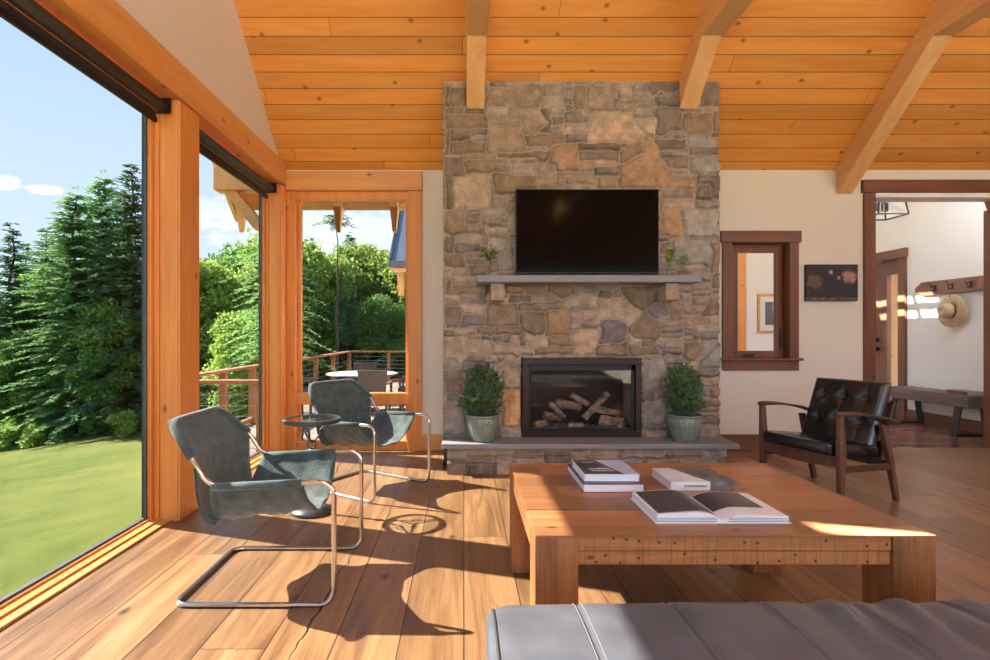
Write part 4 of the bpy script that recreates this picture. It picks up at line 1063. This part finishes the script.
# ------------------------------------------------------------------ outside: roof edge, deck, wing, garden
def lawn_z(x, y):
    z = -.55 + .16*min(x+2, 0)*1.0
    s = min(1, max(0, (x+11)/4)); s = s*s*(3-2*s)
    z -= s*.12*max(0, y-12)
    if x > 6: z -= .0
    return max(z, -6)
g_ = MB().grid(lambda u, v: (-60+100*u, -40+110*v, lawn_z(-60+100*u, -40+110*v)), 100, 110)
lw = g_.build('lawn', M['lawn'], None, 0, True); tag(lw, 'mown green lawn sloping away outside the windows', 'lawn', kind='structure')

S(box('bounce_slab', plain('bounce_paving', srgb(190,188,172), .9), None, -14, 20, -22, -3.5, -.5, -.42), 'pale paving added unseen behind the viewer to bounce light', 'bounce_slab')  # added out of view to throw warm light up into the room
S(box('house_base', M['slateedge'], None, -1.93, XR, -3.4, 5.44, -1.4, -.09), 'masonry base under the house', 'wall')
# roof overhang behind the back wall and on the gable side
ro = MB()
def ZO(y): return ZC(YW) + .17 - SL*(y-YW)
ro.prism([(5.44, ZO(5.44)), (5.82, ZO(5.82)), (5.82, ZO(5.82)+.06), (5.44, ZO(5.44)+.06)], 'X', -2.4, 2.0)
ro.prism([(1.0, ZR+.17), (5.82, ZO(5.82)), (5.82, ZO(5.82)+.06), (1.0, ZR+.23)], 'X', -2.4, -1.9)
rov = thing('roof_overhang', 'pale boarded underside of the roof overhang outside, with hanging rafter tails', 'roof', (0,0,0), 0, None, 'structure')
ro.build('boards', M['fascia'], rov)
MB().prism([(1.0, ZO(1.0)-.12), (5.82, ZO(5.82)-.12), (5.82, ZO(5.82)+.07), (1.0, ZO(1.0)+.07)], 'X', -2.42, -2.38).build('barge_board', M['fascia'], rov)
def tail(x, label, group='rafter tails outside the corner window'):
    w, c = .043, x+.043
    t = MB().prism([(5.445, ZO(5.445)+.01), (5.81, ZO(5.81)+.01), (5.81, 2.40), (5.445, 2.52)], 'X', x, x+.086)
    t.hexa([(c-w*.45, 5.74, 2.185), (c+w*.45, 5.74, 2.185), (c+w*.45, 5.78, 2.185), (c-w*.45, 5.78, 2.185), (c-w, 5.69, 2.44), (c+w, 5.69, 2.44), (c+w, 5.81, 2.40), (c-w, 5.81, 2.40)])
    t.build('rafter_tail', M['fascia'], rov, .004)
tail(X_at(335.5, 5.8), 'tapered wooden rafter tail hanging outside the middle of the corner window')
tail(X_at(391, 5.8), 'tapered wooden rafter tail hanging outside beside the dark metal roof')
tail(-2.37, 'tapered rafter tail at the outer roof corner, seen through the second left window')
ok_ = thing('eave_bracket', 'timber outlooker with a diagonal brace under the roof edge outside the second left window', 'bracket', (0, 0, 0))
MB().box(-2.345, -1.92, 5.14, 5.30, 2.47, 2.69).build('outlooker', M['beam'], ok_, .006)
MB().bar((-2.22, 5.22, 2.48), (-1.93, 5.22, 2.13), .09, .10).build('brace', M['beam'], ok_, .004)

DZ = -.35
S(box('deck_floor', M['deck'], None, -3.6, 2.0, 6.15, 16.9, DZ-.06, DZ), 'weathered board deck outside the corner window', 'deck')
S(box('deck_skirt', M['siding'], None, -3.58, 2.0, 6.2, 16.85, -3.2, DZ-.06), 'boarded skirt under the deck', 'deck')
def rail(label, p, q, posts, caps):
    p, q = Vector(p), Vector(q); t = thing('deck_railing', label, 'railing', (p.x, p.y, DZ), 0, 'cedar and cable railings round the deck')
    d = q-p; L_ = d.length; n = d.normalized()
    MB().bar((0, 0, .93), d+Vector((0, 0, .93)), .13, .045).build('handrail', M['rail'], t, .004)
    MB().bar((0, 0, .06), d+Vector((0, 0, .06)), .05, .08).build('bottom_rail', M['rail'], t)
    for f in posts:
        c = n*f; MB().box(c.x-.048, c.x+.048, c.y-.048, c.y+.048, 0, .91).build('post', M['rail'], t, .004)
    for k in range(6): MB().tube([Vector((0, 0, .18+k*.12)), d+Vector((0, 0, .18+k*.12))], .004, 6).build('cable', M['cable'], t)
rail('long cedar cable railing along the lawn side of the deck', (-3.5, 6.2, 0), (-3.5, 16.8, 0), [0.05, 1.8, 2.9, 4.2, 5.5, 6.8, 8.5], 0)
rail('short cedar cable railing across the near end of the deck', (-3.44, 6.2, 0), (-2.2, 6.2, 0), [1.16], 0)
rail('cedar cable railing across the far end of the deck', (-3.5, 16.8, 0), (1.6, 16.8, 0), [0.0, 1.2, 2.4, 3.6, 4.8], 0)

# outdoor furniture
pt = thing('patio_table', 'pale round patio table on the deck, seen through the corner window', 'table', (-1.95, 10.55, DZ))
MB().lathe([(.001, .695), (.66, .695), (.68, .70), (.68, .72), (.66, .727), (.001, .727)], 48, cap=False).build('tabletop', M['tabletop'], pt)
MB().lathe([(.001, 0), (.32, 0), (.32, .03), (.06, .06), (.05, .69), (.001, .69)], 24, cap=False).build('pedestal', M['wicker'], pt)
def wchair(x, y, rz, label):
    t = thing('wicker_chair', label, 'chair', (x, y, DZ), rz, 'brown wicker chairs round the patio table')
    MB().hexa([(-.24,-.22,.36),(.24,-.22,.36),(.24,.24,.36),(-.24,.24,.36),(-.25,-.23,.43),(.25,-.23,.43),(.25,.25,.43),(-.25,.25,.43)]).build('seat', M['wicker'], t, .01)
    MB().hexa([(-.21,-.25,.40),(.21,-.25,.40),(.21,-.21,.40),(-.21,-.21,.40),(-.255,-.34,.86),(.255,-.34,.86),(.255,-.30,.86),(-.255,-.30,.86)]).build('backrest', M['wicker'], t, .012)
    for sx in (-1, 1):
        MB().bar((sx*.25, -.26, .62), (sx*.25, .2, .62), .05, .03).bar((sx*.25, .2, .43), (sx*.25, .2, .62), .04, .04).build('armrest', M['wicker'], t)
        for sy in (-.2, .2): MB().box(sx*.22-.02, sx*.22+.02, sy-.02, sy+.02, 0, .37).build('leg', M['wicker'], t)
wchair(-1.55, 9.62, 0, 'brown wicker chair with its back to the house, in front of the patio table')
wchair(-2.15, 11.65, PI, 'brown wicker chair on the far side of the patio table facing the house')
wchair(-1.02, 10.75, PI/2, 'brown wicker chair at the patio table on the side below the metal roof')
wchair(-2.98, 10.2, -PI/2, 'brown wicker chair at the patio table on the side nearest the lawn railing')

# wing of the house beyond the deck with a dark metal roof
S(box('wall_wing', M['siding'], None, -.82, 3.5, 11.4, 16.0, -.35, 2.9), 'brown siding wall of the house wing beyond the deck', 'wall')
wr_ = thing('wing_roof', 'dark grey standing seam metal roof over the deck beyond the corner window', 'roof', (0, 0, 0), 0, None, 'structure')
p0, p1 = (9.45, 2.38), (13.6, 5.9)
MB().prism([p0, p1, (p1[0], p1[1]-.12), (p0[0], p0[1]-.12)], 'X', -1.30, 4.0).build('metal_sheet', M['metalroof'], wr_)
nrm = Vector((0, -.64, .76))
for i in range(12):
    x = -1.27+i*.42; MB().bar(Vector((x, p0[0], p0[1]+.015)), Vector((x, p1[0], p1[1]+.015)), .035, .05, nrm).build('seam', M['navy'], wr_)
MB().prism([(p0[0]+.02, p0[1]-.12), (p1[0], p1[1]-.12), (p1[0], p1[1]-.22), (p0[0]+.02, p0[1]-.2)], 'X', -1.26, 3.9).build('soffit', M['fascia'], wr_)
MB().prism([(9.6, 2.25), (9.95, 2.5), (9.95, 1.95), (9.85, 1.80), (9.75, 1.80)], 'X', -1.17, -1.07).build('rafter_tail', M['fascia'], wr_)

# ------------------------------------------------------------------ trees
def conifer_mesh(seed, h, rmax, dens=1.0, droop=.25, bare=.04, ex=.72):
    g = np.random.default_rng(seed); V = []; Fq = []; k = 0; z = bare*h
    while z < h*.985:
        f = (z-bare*h)/(h*(1-bare)); L = rmax*(1-f)**ex*g.uniform(.75, 1.1)+.10
        nb_ = int(g.integers(5, 8)); a0 = g.uniform(0, 6.28)
        for b in range(nb_):
            a = a0+6.28*b/nb_+g.uniform(-.3, .3); l = L*g.uniform(.65, 1.12)
            zb_ = z+h*g.uniform(-.022, .022)
            n = max(11, int(l*25*dens))
            up0 = .25+.35*f
            for i in range(n):
                s = (i+.6)/n; r = l*s
                p = np.array([r*math.cos(a), r*math.sin(a), zb_+r*up0*.6-droop*l*s*s])
                sl = (.25-.10*s)*min(1, .62+l*.4)*g.uniform(.7, 1.25)
                for sd in (-1, 1):
                    aa = a+sd*g.uniform(.5, 1.15); d = np.array([math.cos(aa), math.sin(aa), g.uniform(-.45, .2)])
                    w = np.array([-math.sin(aa), math.cos(aa), g.uniform(-.5, .5)])*sl*.26
                    V += [p-w, p+d*sl*.55-w*.7, p+d*sl, p+d*sl*.5+w, ]; Fq.append((k, k+1, k+2, k+3)); k += 4
        z += h*.0155*g.uniform(.75, 1.3)
    return np.array(V), np.array(Fq)
def broad_mesh(seed, h, rx, nb_, per, leaf, low=.12):
    g = np.random.default_rng(seed); V = []; Q = []
    k = 0
    for b in range(nb_):
        zf = g.uniform(low, .95); rr = rx*math.sqrt(max(.05, 1-((zf-.5)/.52)**2)); a = g.uniform(0, 6.28); q = rr*math.sqrt(g.random())*.85
        c = np.array([q*math.cos(a), q*math.sin(a), zf*h]); br = rx*g.uniform(.22, .42)
        d = g.normal(size=(per, 3)); d /= np.linalg.norm(d, axis=1)[:, None]
        P = c+d*br*np.array([1, 1, .75])*g.uniform(.6, 1.05, (per, 1))
        t = g.normal(size=(per, 3)); t /= np.linalg.norm(t, axis=1)[:, None]
        w = np.cross(t, d+g.normal(size=(per, 3))*.5); w /= np.linalg.norm(w, axis=1)[:, None]+1e-6
        s = leaf*g.uniform(.6, 1.3, (per, 1))
        V.append(np.stack([P, P+t*s*.5+w*s*.32, P+t*s, P+t*s*.5-w*s*.32], 1).reshape(-1, 3)); Q.append(np.arange(per*4).reshape(-1, 4)+k); k += per*4
    return np.concatenate(V), np.concatenate(Q)
def tree_proto(name, label, V, Q, mat, h, tr, group):
    t = thing(name, label, 'tree', (0, 0, -60), 0, group)
    quick('foliage', V, Q, mat, t)
    g = random.Random(int(h*10)); pts = [(g.uniform(-.06, .06)*i/3, g.uniform(-.06, .06)*i/3, h*.97*i/8-.3*(i == 0)) for i in range(9)]
    MB().tube(pts, [tr*(1-.88*i/8) for i in range(9)], 8).build('trunk', M['bark'], t, 0, True)
    t['h'] = h; return t
GF, GB = 'trees beyond the lawn', 'trees beyond the deck'
P = {}
P['spruce'] = tree_proto('conifer_tree', '', *conifer_mesh(1, 10, 2.1), M['conifer'], 10, .16, GF)
P['spruce2'] = tree_proto('conifer_tree', '', *conifer_mesh(2, 10, 2.6, .9, .35), M['conifer'], 10, .17, GF)
P['fir'] = tree_proto('conifer_tree', '', *conifer_mesh(3, 10, 2.7, 1.05, .3, .03, .55), M['hemlock'], 10, .15, GF)
P['hemlock'] = tree_proto('conifer_tree', '', *conifer_mesh(4, 10, 2.3, .55, .4, .3), M['hemlock'], 10, .14, GB)
P['maple'] = tree_proto('broadleaf_tree', '', *broad_mesh(5, 10, 3.0, 70, 330, .26), M['maple'], 10, .16, GB)
P['maple2'] = tree_proto('broadleaf_tree', '', *broad_mesh(6, 10, 2.6, 60, 330, .24, .05), M['darkmaple'], 10, .15, GB)
P['bush'] = tree_proto('shrub', '', *broad_mesh(7, 2.0, 1.0, 22, 130, .15, .05), M['maple'], 2.0, .03, GF)
P['skinny'] = tree_proto('conifer_tree', '', *conifer_mesh(9, 10, 1.0, .5, .3, .93), M['conifer'], 10, .12, GB)
used = {}
def grow(kind, u, y, vtop, label, group, rz=None):
    x = X_at(u, y); zb = lawn_z(x, y)-.1; zt = Z_at(vtop, y); hh = 10 if kind != 'bush' else 2.0
    p = P[kind]; s = (zt-zb)/hh; rz = rz if rz is not None else (u*.37 % 6.28)
    if kind not in used:
        used[kind] = 1; o = p; o.location = (x, y, zb); o.rotation_euler = (0, 0, rz); o.scale = (s,)*3; o['label'] = label; o['group'] = group
    else: o = dup(p, (x, y, zb), rz, label, s, group)
    if 'h' in o: del o['h']
    if kind == 'bush': o['category'] = 'shrub'
    return o
# lawn side, front row
grow('spruce', 12, 19, 222, 'dark pointed spruce standing at the lawn edge, farthest from the window post', GF)
grow('fir', 74, 18, 188, 'bright green fir with drooping boughs in the middle of the lawn window', GF)
grow('fir', 103, 19.5, 172, 'tall green fir just behind the bright drooping fir', GF, 2.0)
grow('spruce2', 131, 18, 160, 'tallest dark conifer, close beside the big window post', GF)
grow('spruce2', 44, 21, 226, 'dark conifer between the pointed spruce and the bright fir', GF)
grow('maple2', 60, 20.5, 268, 'low dark broadleaf tree under the conifers at the lawn edge', GF)
grow('maple2', 112, 17.6, 300, 'dark leafy understorey tree below the tallest conifer', GF)
grow('maple2', 20, 18.5, 330, 'dark leafy understorey tree below the pointed spruce', GF)
grow('bush', 8, 17.2, 421, 'pale leafy shrub at the lawn edge under the pointed spruce', GF)
grow('bush', 34, 17, 424, 'small pale leafy shrub at the lawn edge under the bright fir', GF)
grow('bush', 122, 16.2, 412, 'pale green shrub on the lawn edge under the tallest conifer', GF)
back = 'dark tree deep in the woods behind the front row'
for i, (u, y, v, kd) in enumerate([(-60, 22, 200, 'spruce2'), (-20, 24, 232, 'spruce'), (25, 25, 240, 'spruce2'), (62, 25, 216, 'spruce2'), (90, 24, 210, 'spruce'), (118, 24, 196, 'spruce2'),
        (150, 22, 190, 'fir'), (175, 23, 215, 'spruce2'), (5, 22, 300, 'maple2'), (85, 22, 290, 'maple2'), (140, 20, 310, 'maple2'), (-40, 20, 280, 'maple2')]):
    grow(kd, u, y, v, back, 'woods behind the lawn trees')
# deck side
grow('maple', 212, 19, 262, 'leafy green tree beside the window post in the second left window', GB)
grow('maple2', 238, 21, 248, 'dark leafy tree in the middle of the second left window', GB)
grow('hemlock', 274, 13.2, 178, 'sparse hemlock with layered boughs beside the corner post', GB)
grow('maple', 243, 15.5, 312, 'bright leafy young tree just over the deck railing in the second left window', GB)
grow('maple', 285, 20, 240, 'leafy tree standing behind the corner post', GB)
grow('maple', 318, 22, 256, 'yellow-green leafy tree on the post side of the tall bare trunk', GB, 1.0)
grow('maple', 366, 24, 246, 'bright yellow-green tree just beside the tall bare trunk', GB, 2.4)
grow('maple', 398, 23, 258, 'bright leafy tree under the dark metal roof', GB, 4.0)
grow('hemlock', 350, 26, 232, 'pale conifer top rising behind the bare trunk', GB, 1.1)
grow('skinny', 337, 18.5, 210, 'tall bare conifer trunk with a few boughs at its top', GB)
grow('maple2', 322, 19.5, 306, 'young leafy tree behind the deck rail below the bare trunk', GB)
grow('maple2', 382, 20, 296, 'dark leafy tree over the far deck rail beneath the metal roof', GB)
grow('maple', 305, 20, 320, 'young bright tree over the corner of the deck rail', GB, 3.0)
back = 'dark tree deep in the woods behind the deck trees'
for u, y, v, kd in [(200, 24, 262, 'maple2'), (228, 26, 256, 'maple2'), (258, 25, 252, 'maple2'), (285, 26, 262, 'maple2'), (312, 27, 264, 'maple2'), (342, 28, 262, 'maple2'), (372, 28, 262, 'maple2'),
        (402, 27, 268, 'maple2'), (430, 26, 262, 'maple2'), (356, 22, 330, 'maple2'), (406, 21, 330, 'maple2'), (340, 21.5, 300, 'maple2'), (225, 19, 320, 'maple2')]:
    grow(kd, u, y, v, back, 'woods behind the deck trees')

# ------------------------------------------------------------------ light, sky, camera
wd = bpy.data.worlds.new('World'); bpy.context.scene.world = wd; wd.use_nodes = True; nt = wd.node_tree; nt.nodes.clear()
class WN(N):
    def __init__(s): s.t = nt; s.out = nt.nodes.new('ShaderNodeOutputWorld')
k = WN(); dr = k.n('TexCoord').outputs['Generated']
z = k.sep(dr)[2]
ramp = k.n('ValToRGB'); k.put(ramp.inputs[0], k.mr(z, -.05, 1, 0, 1)); cr_ = ramp.color_ramp
cr_.elements[0].position = 0; cr_.elements[0].color = (.78, .87, .96, 1)
cr_.elements[1].position = 1; cr_.elements[1].color = (.26, .44, .78, 1)
for pos, c in ((.16, (.64, .77, .95, 1)), (.38, (.50, .67, .93, 1)), (.60, (.36, .56, .90, 1))):
    e = cr_.elements.new(pos); e.color = c
def vm(op, a, b):
    nd = k.n('VectorMath', operation=op); k.put(nd.inputs[0], a); k.put(nd.inputs[1], b); return nd
def cloud(d, sx, sz, thr, amp=1.0):
    d = Vector(d).normalized(); s = Vector((d.y, -d.x, 0)).normalized(); up = s.cross(d)
    a = k.math('DIVIDE', vm('DOT_PRODUCT', dr, tuple(s)).outputs['Value'], sx)
    b = k.math('DIVIDE', vm('DOT_PRODUCT', vm('SUBTRACT', dr, tuple(d)).outputs[0], tuple(up)).outputs['Value'], sz)
    q = k.math('ADD', k.math('MULTIPLY', a, a), k.math('MULTIPLY', b, b))
    nz_ = k.noise(vm('MULTIPLY', dr, (34, 34, 80)).outputs[0], 1, 5, .6)
    m = k.mr(k.math('SUBTRACT', q, k.math('MULTIPLY', k.math('SUBTRACT', nz_, .5), 3.6)), thr, thr+.75, 1, 0)
    f = k.math('GREATER_THAN', vm('DOT_PRODUCT', dr, tuple(d)).outputs['Value'], .5)
    return k.math('MULTIPLY', k.math('MULTIPLY', m, f), amp)
def dirpx(u, v): return (u-U0, F, V0-v)
col = ramp.outputs[0]
for args in ((dirpx(6, 183), .022, .010, .3, .85), (dirpx(43, 189), .026, .0075, .3, .9), (dirpx(330, 232), .22, .05, .3, .5), (dirpx(210, 215), .1, .03, .3, .4)):
    col = k.mix(cloud(*args), col, (1.05, 1.06, 1.06, 1))
gnd = k.math('LESS_THAN', z, -.02); col = k.mix(gnd, col, (.16, .19, .10, 1))
bg = k.n('Background'); k.put(bg.inputs[0], col); bg.inputs[1].default_value = SKY
nt.links.new(bg.outputs[0], k.out.inputs[0])

sun = bpy.data.lights.new('sun', 'SUN'); sun.energy = SUN; sun.angle = R(.6); sun.color = (1.0, .91, .80)
so = bpy.data.objects.new('sun', sun); C.objects.link(so)
so.rotation_euler = Vector((.677, -.225, -.59)).to_track_quat('-Z', 'Y').to_euler()

cam = bpy.data.cameras.new('camera'); co = bpy.data.objects.new('camera', cam); C.objects.link(co)
co.location = (0, 0, H); co.rotation_euler = (R(90), 0, 0)
cam.sensor_width = 36; cam.lens = F/990*36; cam.shift_x = (495-U0)/990; cam.shift_y = (V0-330)/990; cam.clip_start = .05; cam.clip_end = 500
sc = bpy.context.scene; sc.camera = co
sc.view_settings.view_transform = 'Standard'; sc.view_settings.look = 'None'; sc.view_settings.gamma = 1; sc.view_settings.use_curve_mapping = False
sc.view_settings.exposure = EXPO
sc.cycles.max_bounces = 12; sc.cycles.diffuse_bounces = 7; sc.cycles.glossy_bounces = 5; sc.cycles.transparent_max_bounces = 16
sc.cycles.use_denoising = True; sc.cycles.sample_clamp_indirect = 8; sc.cycles.caustics_reflective = False; sc.cycles.caustics_refractive = False
